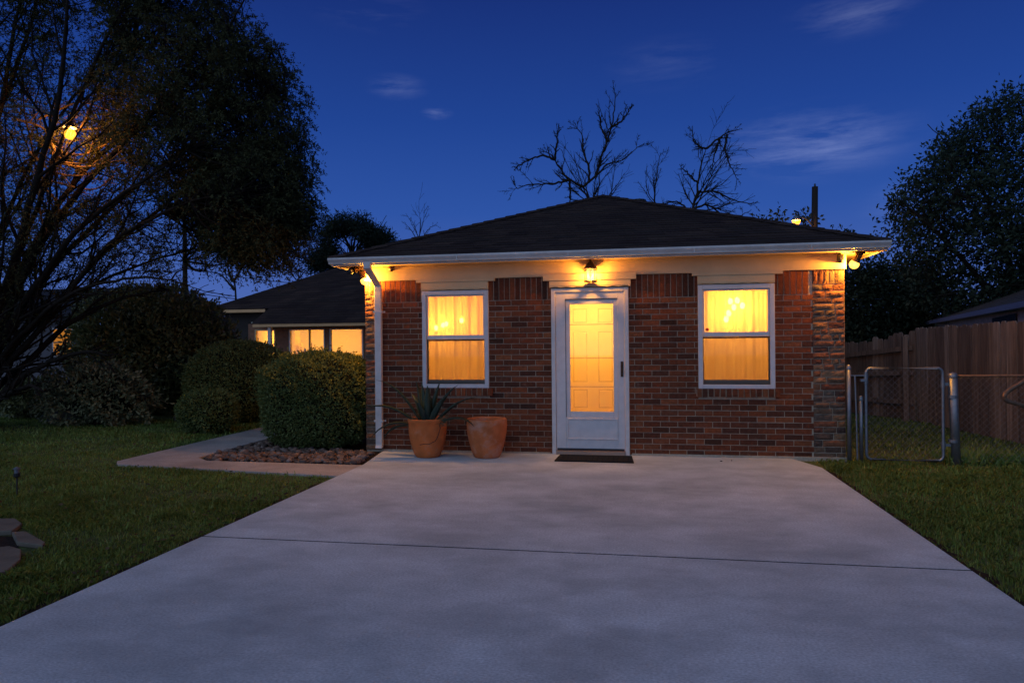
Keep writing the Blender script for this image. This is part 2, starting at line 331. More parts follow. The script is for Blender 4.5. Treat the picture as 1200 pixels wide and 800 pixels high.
def connect(targets, nodes, rad, jit=.12, tip=.003, k=3, droop=0.):
    """twigs from limb points to leaf clumps"""
    out = []
    for t in targets:
        d = np.linalg.norm(nodes-t, axis=1); j = np.argpartition(d, k)[:k]; a = nodes[rng.choice(j)]; L = np.linalg.norm(t-a)
        p = np.array([a, a*.67+t*.33+rng.normal(size=3)*jit*L+(0, 0, droop*L), a*.33+t*.67+rng.normal(size=3)*jit*L+(0, 0, droop*L), t])
        r = min(rad*(.5+L), .03); out.append((interp(p, 6), np.linspace(r, tip, 6)))
    return out
def sprout(path, r0, r1, level, out, n, lf, upb=.15, spread=.8, wig=.10, seed_from=.25, rmin=.0035):
    path = np.array(path); k = len(path); out.append((path, np.maximum(np.linspace(r0, r1, k), rmin)))
    if level == 0: return
    seg = np.linalg.norm(np.diff(path, axis=0), axis=1).sum()
    for i in range(n):
        t = rng.uniform(seed_from, 1)*(k-1); a = min(int(t), k-2); p = path[a]+(path[a+1]-path[a])*(t-a); d = path[a+1]-path[a]; d = d/np.linalg.norm(d)
        q = rng.normal(size=3); q -= d*(q@d); q /= np.linalg.norm(q); nd = d+q*spread*rng.uniform(.6, 1.3)+np.array([0, 0, upb]); nd /= np.linalg.norm(nd)
        L = seg*lf*rng.uniform(.5, 1.25)*(1-.45*t/(k-1)); pts = [p]
        for s_ in range(5):
            nd = nd+rng.normal(size=3)*wig*1.6+np.array([0, 0, upb*.25]); nd /= np.linalg.norm(nd); pts.append(pts[-1]+nd*L/5)
        rr = (r0+(r1-r0)*t/(k-1))*.55
        sprout(pts, max(rr, .005), max(r1*.7, .0035), level-1, out, max(3, int(n*.75)), lf*.95, upb, spread, wig, .2, rmin)

# ================================================================== SETTING
mb = MB(); mb.face([(-400, -60, -.03), (400, -60, -.03), (400, 700, -.03), (-400, 700, -.03)])
tag(mb.build('lawn', m_lawn), kind='structure')
JY = 5.107; DL, DR = -3.47, 2.16
mb = MB(); mb.slab([(DL, -8), (DR, -8), (DR, JY-.0105), (DL, JY-.0105)], -.12, 0)
mb.slab([(DL, JY+.0105), (DR, JY+.0105), (DR, 8.95), (1.95, 9.598), (-3.62, 9.598), (-3.60, 9.40), (DL, 8.47)], -.12, 0)
tag(mb.build('driveway', m_conc, bevel=.002), kind='structure')
mb = MB(); mb.box(DL+.003, DR-.003, JY-.0102, JY+.0102, -.115, -.0012); tag(mb.build('driveway_joint', m_joint), kind='structure')
mb = MB(); mb.slab([(DL-.012, 7.70), (DL-.012, 8.44), (-5.70, 8.50), (-5.98, 8.72), (-6.02, 10.4), (-6.10, 22.), (-7.0, 22.), (-6.96, 11.4), (-6.90, 8.3), (-6.72, 8.08)], -.11, -.004)
tag(mb.build('front_path', m_path, bevel=.006), kind='structure')
mb = MB()
for xa, s_, ya, yb in ((DL-.002, -1, -8, 7.66), (DR+.002, 1, -8, 8.95)):
    ys = np.arange(ya, yb, .11); 
    for y0_, y1_ in zip(ys[:-1], ys[1:]):
        w0, w1 = [.085+.03*math.sin(y*9+math.sin(y*23))+.02*math.sin(y*31) for y in (y0_, y1_)]
        q = [(xa, y0_, -.024), (xa+s_*w0, y0_, -.026), (xa+s_*w1, y1_, -.026), (xa, y1_, -.024)]; mb.face(q if s_ > 0 else q[::-1])
tag(mb.build('soil_edge', m_soil), kind='structure')
mb = MB(); mb.face([(-5.90, 8.70, -.018), (-5.66, 8.515, -.018), (DL-.02, 8.46, -.018), (-3.62, 9.42, -.018), (-3.64, 9.6, -.018), (-3.92, 9.6, -.018), (-3.92, 12, -.018), (-6., 12, -.018)])
tag(mb.build('bed_soil', m_soil), kind='structure')

# ================================================================== BRICK HOUSE (front wing)
WY = 9.6; WL, WR = -3.89, 2.615; ZF, ZE = 2.44, 2.645
house = thing('brick_house', 'front brick house wing with low dark hip roof, white storm door and two lit windows', 'house', (-.64, WY, 0))
W1 = (-3.03, -2.065, .904, 2.277); W2 = (.783, 1.752, .904, 2.277); DO = (-1.178, -.129, 0., 2.272)
HOLES = [W1, W2, DO]
def wall_slab(mb, x0, x1, z0, z1, ya, yb, holes):
    xs = sorted({x0, x1, *[h[0] for h in holes], *[h[1] for h in holes]}); zs = sorted({z0, z1, *[h[2] for h in holes], *[h[3] for h in holes]})
    def solid(i, j):
        if not (0 <= i < len(xs)-1 and 0 <= j < len(zs)-1): return False
        cx, cz = (xs[i]+xs[i+1])/2, (zs[j]+zs[j+1])/2
        return not any(h[0] < cx < h[1] and h[2] < cz < h[3] for h in holes)
    for i in range(len(xs)-1):
        for j in range(len(zs)-1):
            if not solid(i, j): continue
            a, b, c, d = xs[i], xs[i+1], zs[j], zs[j+1]
            mb.face([(a, ya, c), (b, ya, c), (b, ya, d), (a, ya, d)]); mb.face([(b, yb, c), (a, yb, c), (a, yb, d), (b, yb, d)])
            if not solid(i-1, j): mb.face([(a, yb, c), (a, ya, c), (a, ya, d), (a, yb, d)])
            if not solid(i+1, j): mb.face([(b, ya, c), (b, yb, c), (b, yb, d), (b, ya, d)])
            if not solid(i, j-1): mb.face([(a, yb, c), (b, yb, c), (b, ya, c), (a, ya, c)])
            if not solid(i, j+1): mb.face([(a, ya, d), (b, ya, d), (b, yb, d), (a, yb, d)])
def cut(a, b, z0, z1, holes):
    seg = [(a, b)]
    for h in holes:
        if h[2] >= z1-.01 or h[3] <= z0+.01: continue
        nx = []
        for s in seg:
            if h[1] <= s[0] or h[0] >= s[1]: nx.append(s); continue
            if h[0] > s[0]: nx.append((s[0], h[0]-.006))
            if h[1] < s[1]: nx.append((h[1]+.006, s[1]))
        seg = nx
    return seg
def bricks(mb, u0, u1, ztop, holes, place, soldier=None):
    ph = .0757; pl = .2254; g = .0095; row = 0; z = .012
    def one(a, b, c, d):
        y = random.uniform(-.0025, .0025); j = lambda: random.uniform(-.0013, .0013)
        q = [(a+j(), y+j(), c+j()), (b+j(), y+j(), c+j()), (b+j(), y+j(), d+j()), (a+j(), y+j(), d+j())]; k = [(a, .03, c), (b, .03, c), (b, .03, d), (a, .03, d)]
        mb.add([place(*p) for p in q+k], [(0, 1, 2, 3), (0, 4, 5, 1), (1, 5, 6, 2), (2, 6, 7, 3), (3, 7, 4, 0)])
    while z+ph-g < (soldier or ztop)+.01:
        for (s, e) in cut(u0, u1, z, z+ph-g, holes):
            x = u0-pl+(row % 2)*pl/2+random.uniform(-.004, .004)
            while x < e:
                a, b = max(x, s), min(x+pl-g, e)
                if b-a > .022: one(a, b, z, z+ph-g)
                x += pl
        row += 1; z += ph
    if soldier:
        x = u0+.004
        while x+ph-g < u1+.01:
            cs = cut(x, x+ph-g, soldier+.01, ztop, holes)
            for a, b in cs:
                if b-a > .02: one(a, b, z, ztop-.004)
            x += ph
fr = MB(); wall_slab(fr, WL+.006, WR-.006, -.02, ZF+.12, WY+.0075, WY+.2, [(h[0], h[1], max(h[2], -.02) if h[2] else -.02, h[3]) for h in HOLES])
fr.i = 1
QL, QR = -3.655, 2.225
bh = [(W1[0], W1[1], W1[2]-.105, 2.46), (W2[0], W2[1], W2[2]-.105, 2.46), (DO[0], DO[1], 0, 2.48)]
bricks(fr, QL, QR, ZF, bh, lambda u, n, z: (u, WY+n, z), soldier=2.185)
fr.build('wall', [m_mortar, m_brick], house)
HY = 18.6
for x, s in ((WL, 1), (WR, -1)):
    sw = MB(); sw.box(min(x+s*.0075, x+s*.2), max(x+s*.0075, x+s*.2), WY+.2025, HY, -.02, ZF+.12); sw.i = 1
    bricks(sw, WY+.03, HY, ZF+.1, [], (lambda u, n, z, x=x, s=s: (x+s*n, u, z)))
    sw.build('wall', [m_mortar, m_brick], house)
B('wall', m_mortar, house, (WL+.21, WR-.21, HY-.2, HY-.003, -.02, ZF+.12))
for (a, b) in ((WL, QL+.004), (QR-.004, WR)):
    q = MB(); z = .01
    while z < ZF-.03:
        h = random.choice([.068, .066, .072, .078]); top = min(z+h, ZF-.004); vert = z > 2.2
        x = a
        if vert: top = ZF-.004; h = top-z
        while x < b-.005:
            w = .07 if vert else random.uniform(.09, .30); e = min(x+w, b)
            if b-e < .05: e = b
            out = random.uniform(.002, .016); nx, nz_ = (3, 4) if vert else (max(3, int((e-x)/.05)), 3)
            vs = []; fs = []
            for j in range(nz_+1):
                for i in range(nx+1):
                    edge = i in (0, nx) or j in (0, nz_)
                    vs.append((x+(e-x-.010)*i/nx, WY-(out*(.15 if edge else 1)+random.uniform(-.003, .003)), z+(top-z)*j/nz_+(random.uniform(-.0022, .0022) if edge else 0)))
            for j in range(nz_):
                for i in range(nx): k = j*(nx+1)+i; fs.append((k, k+1, k+nx+2, k+nx+1))
            n0 = len(vs); vs += [(x, WY+.02, z), (e-.010, WY+.02, z), (e-.010, WY+.02, top), (x, WY+.02, top)]; c = (0, nx, (nx+1)*(nz_+1)-1, (nx+1)*nz_)
            fs += [tuple([n0, n0+1]+list(range(nx, -1, -1))), tuple([n0+1, n0+2]+[j*(nx+1)+nx for j in range(nz_, -1, -1)]), tuple([n0+2, n0+3]+[(nx+1)*nz_+i for i in range(nx+1)]), tuple([n0+3, n0]+[j*(nx+1) for j in range(nz_+1)])]
            q.add(vs, fs); x = e
        z = top+.010
    q.build('quoin', m_quoin, house)
B('foundation', m_mortar, house, (QL, DO[0]-.03, WY-.012, WY+.005, -.03, .022), (DO[1]+.03, WR+.004, WY-.014, WY+.005, -.03, .028))
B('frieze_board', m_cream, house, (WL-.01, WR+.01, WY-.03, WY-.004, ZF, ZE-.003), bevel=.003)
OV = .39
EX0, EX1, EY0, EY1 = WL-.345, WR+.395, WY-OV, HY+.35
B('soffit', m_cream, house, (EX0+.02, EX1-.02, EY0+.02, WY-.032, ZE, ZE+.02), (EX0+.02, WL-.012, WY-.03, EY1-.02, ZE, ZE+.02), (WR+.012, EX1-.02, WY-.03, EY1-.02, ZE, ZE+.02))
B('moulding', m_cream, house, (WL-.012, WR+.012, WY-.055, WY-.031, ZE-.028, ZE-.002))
# soffit cover strip behind the gutter and the boards on the other eaves
B('fascia', m_white, house, (EX0, EX1, EY0, EY0+.018, ZE-.018, ZE+.085), (EX0, EX0+.018, EY0+.02, EY1, ZE-.018, ZE+.085), (EX1-.018, EX1, EY0+.02, EY1, ZE-.018, ZE+.085), bevel=.003)
gp = [(-.002, .082), (-.002, .0), (-.055, .0), (-.062, .02), (-.082, .045), (-.092, .06), (-.092, .082), (-.086, .082), (-.086, .06), (-.075, .045), (-.055, .022), (-.05, .006), (-.008, .006), (-.008, .082)]
gt = MB(); n = len(gp); vs = [(x, EY0+a, ZE+.005+b) for x in (EX0-.01, EX1+.01) for a, b in gp]
gt.add(vs, [tuple(range(n)), tuple(range(2*n-1, n-1, -1))]+[(i, n+i, n+(i+1) % n, (i+1) % n) for i in range(n)])
for x in (-2.4, -.9, .7, 2.1): gt.box(x, x+.012, EY0-.094, EY0-.0925, ZE+.01, ZE+.08)
gt.build('gutter', m_white, house)
ds = MB()
def duct(mb, pts, w, d):
    vs = []
    for (x, y, z) in pts: vs += [(x-w/2, y-d/2, z), (x+w/2, y-d/2, z), (x+w/2, y+d/2, z), (x-w/2, y+d/2, z)]
    k = len(pts); mb.add(vs, [(4*i+j, 4*i+(j+1) % 4, 4*i+4+(j+1) % 4, 4*i+4+j) for i in range(k-1) for j in range(4)]+[(3, 2, 1, 0), tuple(4*k-4+j for j in range(4))])
DX = -3.675
duct(ds, [(DX-.0, EY0-.045, ZE+.02), (DX, EY0-.045, ZE-.07), (DX+.01, WY-.07, ZE-.28), (DX+.01, WY-.066, ZE-.36), (DX+.012, WY-.066, .10), (DX+.012, WY-.085, .045)], .098, .07)
dso = ds.build('downspout', m_white, house, bevel=.008)
for z in (1.98, .42): B('strap', m_white, dso, (DX-.075, DX+.10, WY-.034, WY-.028, z, z+.025), (DX-.055, DX-.041, WY-.102, WY-.033, z, z+.025), (DX+.065, DX+.079, WY-.102, WY-.033, z, z+.025), (DX-.055, DX+.079, WY-.105, WY-.1015, z, z+.025))

# roof: overlapping courses of separate tabs on the three faces that can be seen
RX = (EX0+EX1)/2; RUN = (EX1-EX0)/2+.02; ZR0 = ZE+.088; RISE = 1.455; RYF = EY0-.02+RUN; RYB = EY1-RUN
def shingle_face(mb, a, b, c, d, n=27, tab=.30):
    a, b, c, d = map(np.array, (a, b, c, d)); nrm = np.cross(b-a, d-a); nrm = nrm/np.linalg.norm(nrm); nrm = nrm*np.sign(nrm[2])
    for i in range(n):
        t0, t1 = i/n, min(1., (i+1.12)/n); l0, r0 = a+(d-a)*t0, b+(c-b)*t0; l1, r1 = a+(d-a)*t1, b+(c-b)*t1; w = np.linalg.norm(r0-l0); k = max(1, int(w/tab)); off = random.random()
        cuts = [0.]+sorted((j+off)/k for j in range(k) if 0 < (j+off)/k < 1)+[1.]
        for u0, u1 in zip(cuts[:-1], cuts[1:]):
            h = .011+random.uniform(-.003, .004); e = .0015/ max(w, .1)
            p = [l0+(r0-l0)*(u0+e)+nrm*h, l0+(r0-l0)*(u1-e)+nrm*h, l1+(r1-l1)*(u1-e)+nrm*.002, l1+(r1-l1)*(u0+e)+nrm*.002]; q = [p[0]-nrm*h, p[1]-nrm*h]
            mb.add(p+q, [(0, 1, 2, 3), (4, 5, 1, 0)])
e0, e1, e2, e3 = (EX0-.02, EY0-.02, ZR0), (EX1+.02, EY0-.02, ZR0), (EX1+.02, EY1+.02, ZR0), (EX0-.02, EY1+.02, ZR0)
ra, rb = (RX, RYF, ZR0+RISE), (RX, RYB, ZR0+RISE)
rf = MB(); rf.add([e0, e1, e2, e3, ra, rb], [(0, 1, 4), (1, 2, 5, 4), (2, 3, 5), (3, 0, 4, 5), (3, 2, 1, 0)])
ra2 = (RX+.001, RYF, ZR0+RISE)
shingle_face(rf, e0, e1, ra2, ra); shingle_face(rf, e3, e0, ra, rb); shingle_face(rf, e1, e2, rb, ra)
roof = rf.build('roof', m_shingle, house)
rc = MB()
for p, q in ((e0, ra), (e1, ra), (ra, rb)):
    p, q = np.array(p), np.array(q); L = np.linalg.norm(q-p); k = int(L/.22); d = (q-p)/L; s = np.cross(d, (0, 0, 1)); s /= np.linalg.norm(s)
    for i in range(k):
        a = p+(q-p)*i/k; b = p+(q-p)*(i+1.15)/k
        rc.add([a+s*.11+(0, 0, -.006), a+(0, 0, .036), a-s*.11+(0, 0, -.006), b+s*.11+(0, 0, -.016), b+(0, 0, .022), b-s*.11+(0, 0, -.016)], [(0, 1, 4, 3), (1, 2, 5, 4), (0, 2, 1)])
rc.build('ridge_cap', m_shingle, roof)
vp = P(748, 239, 13.7); mb = MB(); mb.lathe((vp[0], vp[1], 0), [(.085, 3.7), (.085, vp[2]-.03), (.15, vp[2]-.03), (.15, vp[2]+.005), (.10, vp[2]+.02), (.10, vp[2]+.045), (.155, vp[2]+.05), (.15, vp[2]+.075), (.02, vp[2]+.10)], 14, True)
mb.build('roof_vent', m_black, roof)

# windows
def window(w, cur, folds):
    x0, x1, z0, z1 = w; f = .058; y0, y1 = WY-.022, WY+.075
    fr_ = B('window', m_vinyl, house, (x0, x0+f, y0, y1, z0, z1), (x1-f, x1, y0, y1, z0, z1), (x0+f, x1-f, y0, y1, z1-f, z1), (x0+f, x1-f, y0, y1, z0, z0+.055), bevel=.004)
    a, b = x0+f, x1-f; zm = 1.62; s = .022
    B('upper_sash', m_vinyl, fr_, (a+.001, b-.001, WY+.004, WY+.034, zm-.028, zm+.03), (a+.001, a+s, WY+.004, WY+.034, zm+.031, z1-f-.001), (b-s, b-.001, WY+.004, WY+.034, zm+.031, z1-f-.001), (a+s, b-s, WY+.004, WY+.034, z1-f-.02, z1-f-.001), bevel=.003)
    B('lower_sash', [m_rail], fr_, (a+.001, b-.001, WY+.036, WY+.062, z0+.056, z0+.115), bevel=.003)
    B('dark_strip', m_darkgap, fr_, (a+.001, a+.014, WY+.036, WY+.060, z0+.116, zm-.03), (b-.014, b-.001, WY+.036, WY+.060, z0+.116, zm-.03), (a+.014, b-.014, WY+.036, WY+.060, zm-.052, zm-.03), (a, b, WY+.01, WY+.034, z0+.0555, z0+.068))
    B('pane', m_glass, fr_, (a+s-.004, b-s+.004, WY+.016, WY+.020, zm+.028, z1-f-.018))
    B('pane', m_glass, fr_, (a+.012, b-.012, WY+.048, WY+.052, z0+.113, zm-.05))
    B('insect_screen', m_screen, fr_, (a+.003, b-.003, WY+.029, WY+.0305, z0+.07, zm-.029))
    nx = 90; V = []; 
    for j, z in enumerate(np.linspace(z0-.05, z1+.04, 12)):
        for i in range(nx+1):
            u = i/nx; y = WY+.26+folds*(.022*math.sin(u*37+.4*math.sin(z*2))+.014*math.sin(u*61+1.+z*.6)+.008*math.sin(u*113))*(.55+.45*(z-z0))
            V.append((x0-.05+(x1-x0+.1)*u, y, z))
    Fq = [(j*(nx+1)+i, j*(nx+1)+i+1, (j+1)*(nx+1)+i+1, (j+1)*(nx+1)+i) for j in range(11) for i in range(nx)]
    raw('curtain', V, Fq, cur, fr_, smooth=True)
    sl_ = MB(); x = x0-.025; sl_.i = 0; sl_.box(x0-.03, x1+.03, WY-.040, WY+.07, z0-.102, z0-.006); sl_.i = 1
    while x < x1+.02:
        sl_.box(x, x+.060, WY-.060+random.uniform(-.005, .005), WY+.06, z0-.106+random.uniform(-.004, .004), z0-.003, .003); x += .0757
    sl_.build('sill', [m_mortar, m_brick], fr_)
    tr = MB(); tr.box(x0-.075, x1+.10, WY-.048, WY-.002, 2.40, ZF+.004)
    tr.box(x0-.004, x1+.002, WY-.036, WY-.002, 2.305, 2.3985)
    sc_ = [(x0-.004, 2.304)]+[(x0-.004+(x1-x0+.006)*i/60, 2.286+.008*abs(math.sin(i*math.pi/10))) for i in range(61)]+[(x1+.002, 2.304)]
    tr.prism(sc_, WY-.034, WY-.024)
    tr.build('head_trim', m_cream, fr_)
    return fr_
window(W1, m_curtain, 1.0); window(W2, m_curtain2, .5)
mb = MB(); c_ = onY(829, 386, WY+.0); mb.lathe((0, 0, 0), [(.001, 0), (.022, 0), (.022, .003), (.001, .003)], 14)
st = MB(); st.v = [(c_[0]+v[0], WY+.013-v[2], c_[2]+v[1]) for v in mb.v]; st.f = mb.f; st.m = mb.m
st.build('window_sticker', M('red_sticker', (.45, .03, .015), .6), house)

# door
x0, x1, z0, z1 = DO
dfm = B('door_frame', m_white, house, (x0, x0+.055, WY-.03, WY+.12, 0.002, z1), (x1-.055, x1, WY-.03, WY+.12, 0.002, z1), (x0+.056, x1-.056, WY-.03, WY+.12, z1-.05, z1), bevel=.004)
hd = MB(); hd.box(x0-.105, x1+.105, WY-.075, WY-.032, 2.378, ZF+.022); hd.box(x0-.02, x1+.03, WY-.062, WY-.002, 2.305, 2.377)
hd.prism([(x0-.02, 2.304)]+[(x0-.02+(x1-x0+.05)*i/84, 2.282+.012*abs(math.sin(i*math.pi/12))) for i in range(85)]+[(x1+.03, 2.304)], WY-.058, WY-.046)
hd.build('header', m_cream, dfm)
B('threshold', m_rail, dfm, (x0+.056, x1-.056, WY-.06, WY+.11, .002, .05), bevel=.004)
a, b = x0+.058, x1-.058; ia, ib = -.985, -.275; ga, gb, gz0, gz1 = -.925, -.335, .585, 2.055
dY = WY-.012
sd = MB(); sd.box(a, ia, dY, dY+.035, .055, z1-.053); sd.box(ib, b, dY, dY+.035, .055, z1-.053); sd.box(ia+.0005, ib-.0005, dY, dY+.035, 2.125, z1-.053); sd.box(ia+.0005, ib-.0005, dY, dY+.035, .055, .50)
door = sd.build('storm_door', m_vinyl, house, bevel=.003)
B('glazing_frame', m_vinyl, door, (ia+.001, ga, dY+.012, dY+.034, .501, 2.124), (gb, ib-.001, dY+.012, dY+.034, .501, 2.124), (ga+.0005, gb-.0005, dY+.012, dY+.034, gz1, 2.124), (ga+.0005, gb-.0005, dY+.012, dY+.034, .501, gz0), bevel=.004)
B('dark_strip', m_darkgap, door, (a-.0015, a+.003, dY+.002, dY+.03, .05, z1-.051), (ia-.001, ib+.001, dY-.001, dY+.011, 2.118, 2.1275), (ia-.001, ia+.003, dY-.0012, dY+.011, .51, 2.117))  # strips at top and left draw the shadow of the glazing recess
B('pane', m_glass, door, (ga-.003, gb+.003, dY+.020, dY+.024, gz0-.003, gz1+.003))
for z in (1.775, 1.315, .925): B('glazing_bar', m_rail, door, (ga, gb, dY+.014, dY+.018, z-.004, z+.004))
B('kick_panel', m_vinyl, door, (ia+.01, ib-.01, dY-.010, dY-.001, .475, .495), (ia+.01, ib-.01, dY-.010, dY-.001, .205, .222), (ia+.01, ia+.028, dY-.010, dY-.001, .2225, .4745), (ib-.028, ib-.01, dY-.010, dY-.001, .2225, .4745), bevel=.003)
B('sweep', m_black, door, (a+.01, b-.01, dY-.004, dY-.0005, .056, .085))
hn = MB(); hx = b-.035; hn.box(hx-.018, hx+.018, dY-.006, dY-.0005, 1.06, 1.27); hn.tube([(hx, dY-.01, 1.10), (hx, dY-.055, 1.12), (hx, dY-.06, 1.17), (hx, dY-.055, 1.22), (hx, dY-.01, 1.24)], .009, 8); hn.lathe((hx, dY-.02, 1.255), [(.001, -.012), (.012, -.01), (.012, .01), (.001, .012)], 10)
hn.build('handle', m_bronze, door)
inner = B('inner_door', m_frost, house, (x0+.07, x1-.07, WY+.16, WY+.175, .02, z1-.06))
pm = MB(); iy0, iy1 = WY+.1575, WY+.1595
for xa, xb in ((-.90, -.70), (-.55, -.35)):
    for za, zb in ((.62, .88), (.98, 1.68), (1.80, 2.0)):
        for q in ((xa, xb, za, za+.016), (xa, xb, zb-.016, zb), (xa, xa+.016, za+.017, zb-.017), (xb-.016, xb, za+.017, zb-.017)): pm.box(q[0], q[1], iy0, iy1, q[2], q[3])
pm.build('panel_moulding', m_frost2, inner)
# room behind the windows
rm = MB(); rm.box(WL+.21, WR-.21, 13.0, 13.02, 0, 2.55); rm.box(WL+.2025, WL+.2085, WY+.21, 13.0, 0, 2.55); rm.box(WR-.2085, WR-.2025, WY+.21, 13.0, 0, 2.55)
rm.box(WL+.21, WR-.21, WY+.21, 13.0, 2.552, 2.56); rm.i = 1; rm.box(WL+.21, WR-.21, WY+.21, 13.0, -.02, .01)
rm.build('room_lining', [m_plaster, m_floorin], house)
def pendant(label, blobs, Y, watt, br=.032):
    pts = [onY(px, py, Y) for px, py in blobs]; c = np.mean(pts, axis=0)
    t = thing('chandelier', label, 'chandelier', (c[0], Y, 2.55)); m = MB(); m.tube([(c[0], Y, 2.55), (c[0], Y, c[2]-.05)], .006, 6); m.sphere((c[0], Y, c[2]-.06), .03)
    for p in pts: m.tube([(c[0], Y, c[2]-.06), ((c[0]+p[0])/2, Y, p[2]-.10), (p[0], Y, p[2]-.03)], .006, 5)
    m.build('arm', m_brass, t)
    for p in pts:
        g = MB(); g.sphere((p[0], Y, p[2]), br, 10, 7, 1.3); g.build('bulb', m_glow, t, smooth=True)
    l = bpy.data.lights.new('room_lamp', 'POINT'); l.energy = watt; l.color = WARM_IN; l.shadow_soft_size = .12; o = bpy.data.objects.new('room_lamp', l); COL.objects.link(o); o.location = (c[0]+.3, 11.4, 2.1)
pendant('small brass chandelier glowing behind the folded sheer curtain of the window above the pots', [(541, 375.5), (519, 381), (523, 379.5), (511, 384)], 10.16, 56)
pendant('brass chandelier with bunched bulbs glowing behind the plain blind nearest the gate', [(856, 353), (864, 352), (870, 358), (860, 360), (851, 374), (854, 367)], 10.20, 31, .036)
hl = bpy.data.lights.new('hall_lamp', 'POINT'); hl.energy = 52; hl.color = (1., .50, .08); hl.shadow_soft_size = .10; ho = bpy.data.objects.new('hall_lamp', hl); COL.objects.link(ho); ho.location = (-.66, WY+.62, 1.95)

# ------------------------------------------------------------------ lamps on the house
def lantern():
    c = onY(692, 318, WY-.15); x, y = c[0], c[1]; zt = c[2]
    t = thing('wall_lantern', 'lit bronze carriage lantern with peaked cap on the cream board above the door', 'lantern', (x, WY-.03, zt))
    m = MB(); m.lathe((0, 0, 0), [(.001, 0), (.055, 0), (.06, .01), (.03, .03), (.001, .03)], 18)
    k = MB(); k.v = [(x+v[0], WY-.031-v[2], zt-.02+v[1]+.07) for v in m.v]; k.f = m.f; k.m = m.m; k.build('back_plate', m_bronze, t, smooth=True)
    a = MB(); a.tube(interp([(x, WY-.055, zt+.05), (x-.06, WY-.07, zt+.00), (x-.075, WY-.11, zt+.055), (x-.02, y, zt+.115)], 12), .008, 6); a.tube([(x, WY-.06, zt+.05), (x, y, zt+.08)], .01, 6); a.build('bracket', m_bronze, t, smooth=True)
    r = .078
    cp = MB(); cp.lathe((x, y, zt), [(r+.016, .03), (r+.016, .042), (r-.01, .072), (.032, .125), (.014, .14), (.016, .152), (.001, .168)], 8); cp.lathe((x, y, zt), [(r+.016, .03), (r-.02, .032)], 8); cp.build('cap', m_bronze, t)
    b_ = MB(); b_.lathe((x, y, zt), [(r+.012, -.146), (r+.012, -.128), (r-.004, -.122)], 8); b_.lathe((x, y, zt), [(r+.012, -.146), (r-.03, -.148)], 8)
    for j in range(8):
        an = 2*math.pi*j/8; px, py = x+(r+.002)*math.cos(an), y+(r+.002)*math.sin(an); b_.tube([(px, py, zt-.125), (px, py, zt+.032)], .0045, 4)
    for j in range(16):
        an = 2*math.pi*(j+.5)/16; px, py = x+(r+.004)*math.cos(an), y+(r+.004)*math.sin(an); b_.sphere((px, py, zt+.012), .008, 6, 4)
    b_.build('cage', m_bronze, t)
    g = MB(); g.lathe((x, y, zt), [(r-.012, -.124), (r-.012, .03)], 16); g.build('glass_shade', m_lantern, t, smooth=True)
    s = MB(); s.sphere((x, y, zt-.045), .022, 10, 7, 1.4); s.build('bulb', m_bulb, t, smooth=True)
    l = bpy.data.lights.new('lantern_lamp', 'POINT'); l.energy = 84; l.color = WARM; l.shadow_soft_size = .03; o = bpy.data.objects.new('lantern_lamp', l); COL.objects.link(o); o.location = (x, y-.0, zt-.045); o.location.y = y; 
lantern()
def flood(label, lit_px, lit_Y, off, base):
    b = onY(*lit_px, lit_Y); t = thing('flood_light', label, 'flood light', base)
    m = MB(); m.lathe((base[0], base[1], base[2]-.03), [(.001, 0), (.06, 0), (.06, .028), (.001, .029)], 16); m.build('base_plate', m_bronze, t)
    heads = [(b, True)]+([(off, False)] if off is not None else [])
    for p, lit in heads:
        p = np.array(p); d = p-np.array([base[0], base[1], base[2]-.03]); L = np.linalg.norm(d); d /= L; s = np.array(base)-(0, 0, .03)
        h = MB(); h.tube([s, s+d*(L-.13)], .012, 6); h.tube([s+d*(L-.17), s+d*(L-.15), s+d*(L-.09), s+d*(L-.05), s+d*(L-.035)], [.022, .034, .038, .048, .053], 14, cap=False); ho_ = h.build('lamp_holder', m_bronze, t, smooth=True)
        u = MB(); u.sphere(p, .060 if lit else .046, 18, 11); u.build('bulb', m_bulb if lit else m_black, ho_, smooth=True)
        if lit: lamp('flood_lamp', p, 175)
pl_ = onY(409, 317, WY-.02); pl_ = P(411, 318, 9.9)
flood('twin flood light with one glowing bulb under the eave by the downspout', (427.5, 329), WY-.10, pl_, (WL-.05, WY-.13, ZE))
flood('flood light with a single glowing bulb under the eave corner by the gate', (1001, 309.5), WY-.12, None, (WR+.14, WY-.16, ZE))
cpos = onY(985, 303, WY-.08); t = thing('security_camera', 'dark cylindrical security camera on the frieze beside the glowing corner flood light', 'camera', (cpos[0], WY-.03, cpos[2]))
m = MB(); m.lathe((cpos[0], cpos[1], cpos[2]), [(.001, -.055), (.038, -.052), (.042, -.03), (.042, .045), (.036, .055), (.001, .056)], 16); m.build('housing', m_black, t, smooth=True)
m = MB(); m.tube([(cpos[0], cpos[1], cpos[2]+.05), (cpos[0], cpos[1]+.01, cpos[2]+.064), (cpos[0], WY-.031, cpos[2]+.062)], .014, 8); m.build('bracket', m_bronze, t)
m = MB(); m.tube([(cpos[0], cpos[1]-.0425, cpos[2]+.0), (cpos[0], cpos[1]-.048, cpos[2]+.0)], .02, 12); m.build('lens', m_galv, t)
spos = onY(458.5, 315, WY-.06); t = thing('motion_sensor', 'small dark dome sensor on the frieze just right of the downspout', 'sensor', (spos[0], WY-.03, spos[2]))
m = MB(); m.lathe((spos[0], spos[1], spos[2]), [(.042, .03), (.044, 0), (.03, -.03), (.001, -.042)], 14); m.lathe((spos[0], spos[1], spos[2]), [(.001, .034), (.042, .03)], 14); m.build('housing', m_bronze, t, smooth=True)
m = MB(); m.box(spos[0]-.03, spos[0]+.03, spos[1]+.02, WY-.031, spos[2]+.005, spos[2]+.036); m.build('base_plate', m_bronze, t)
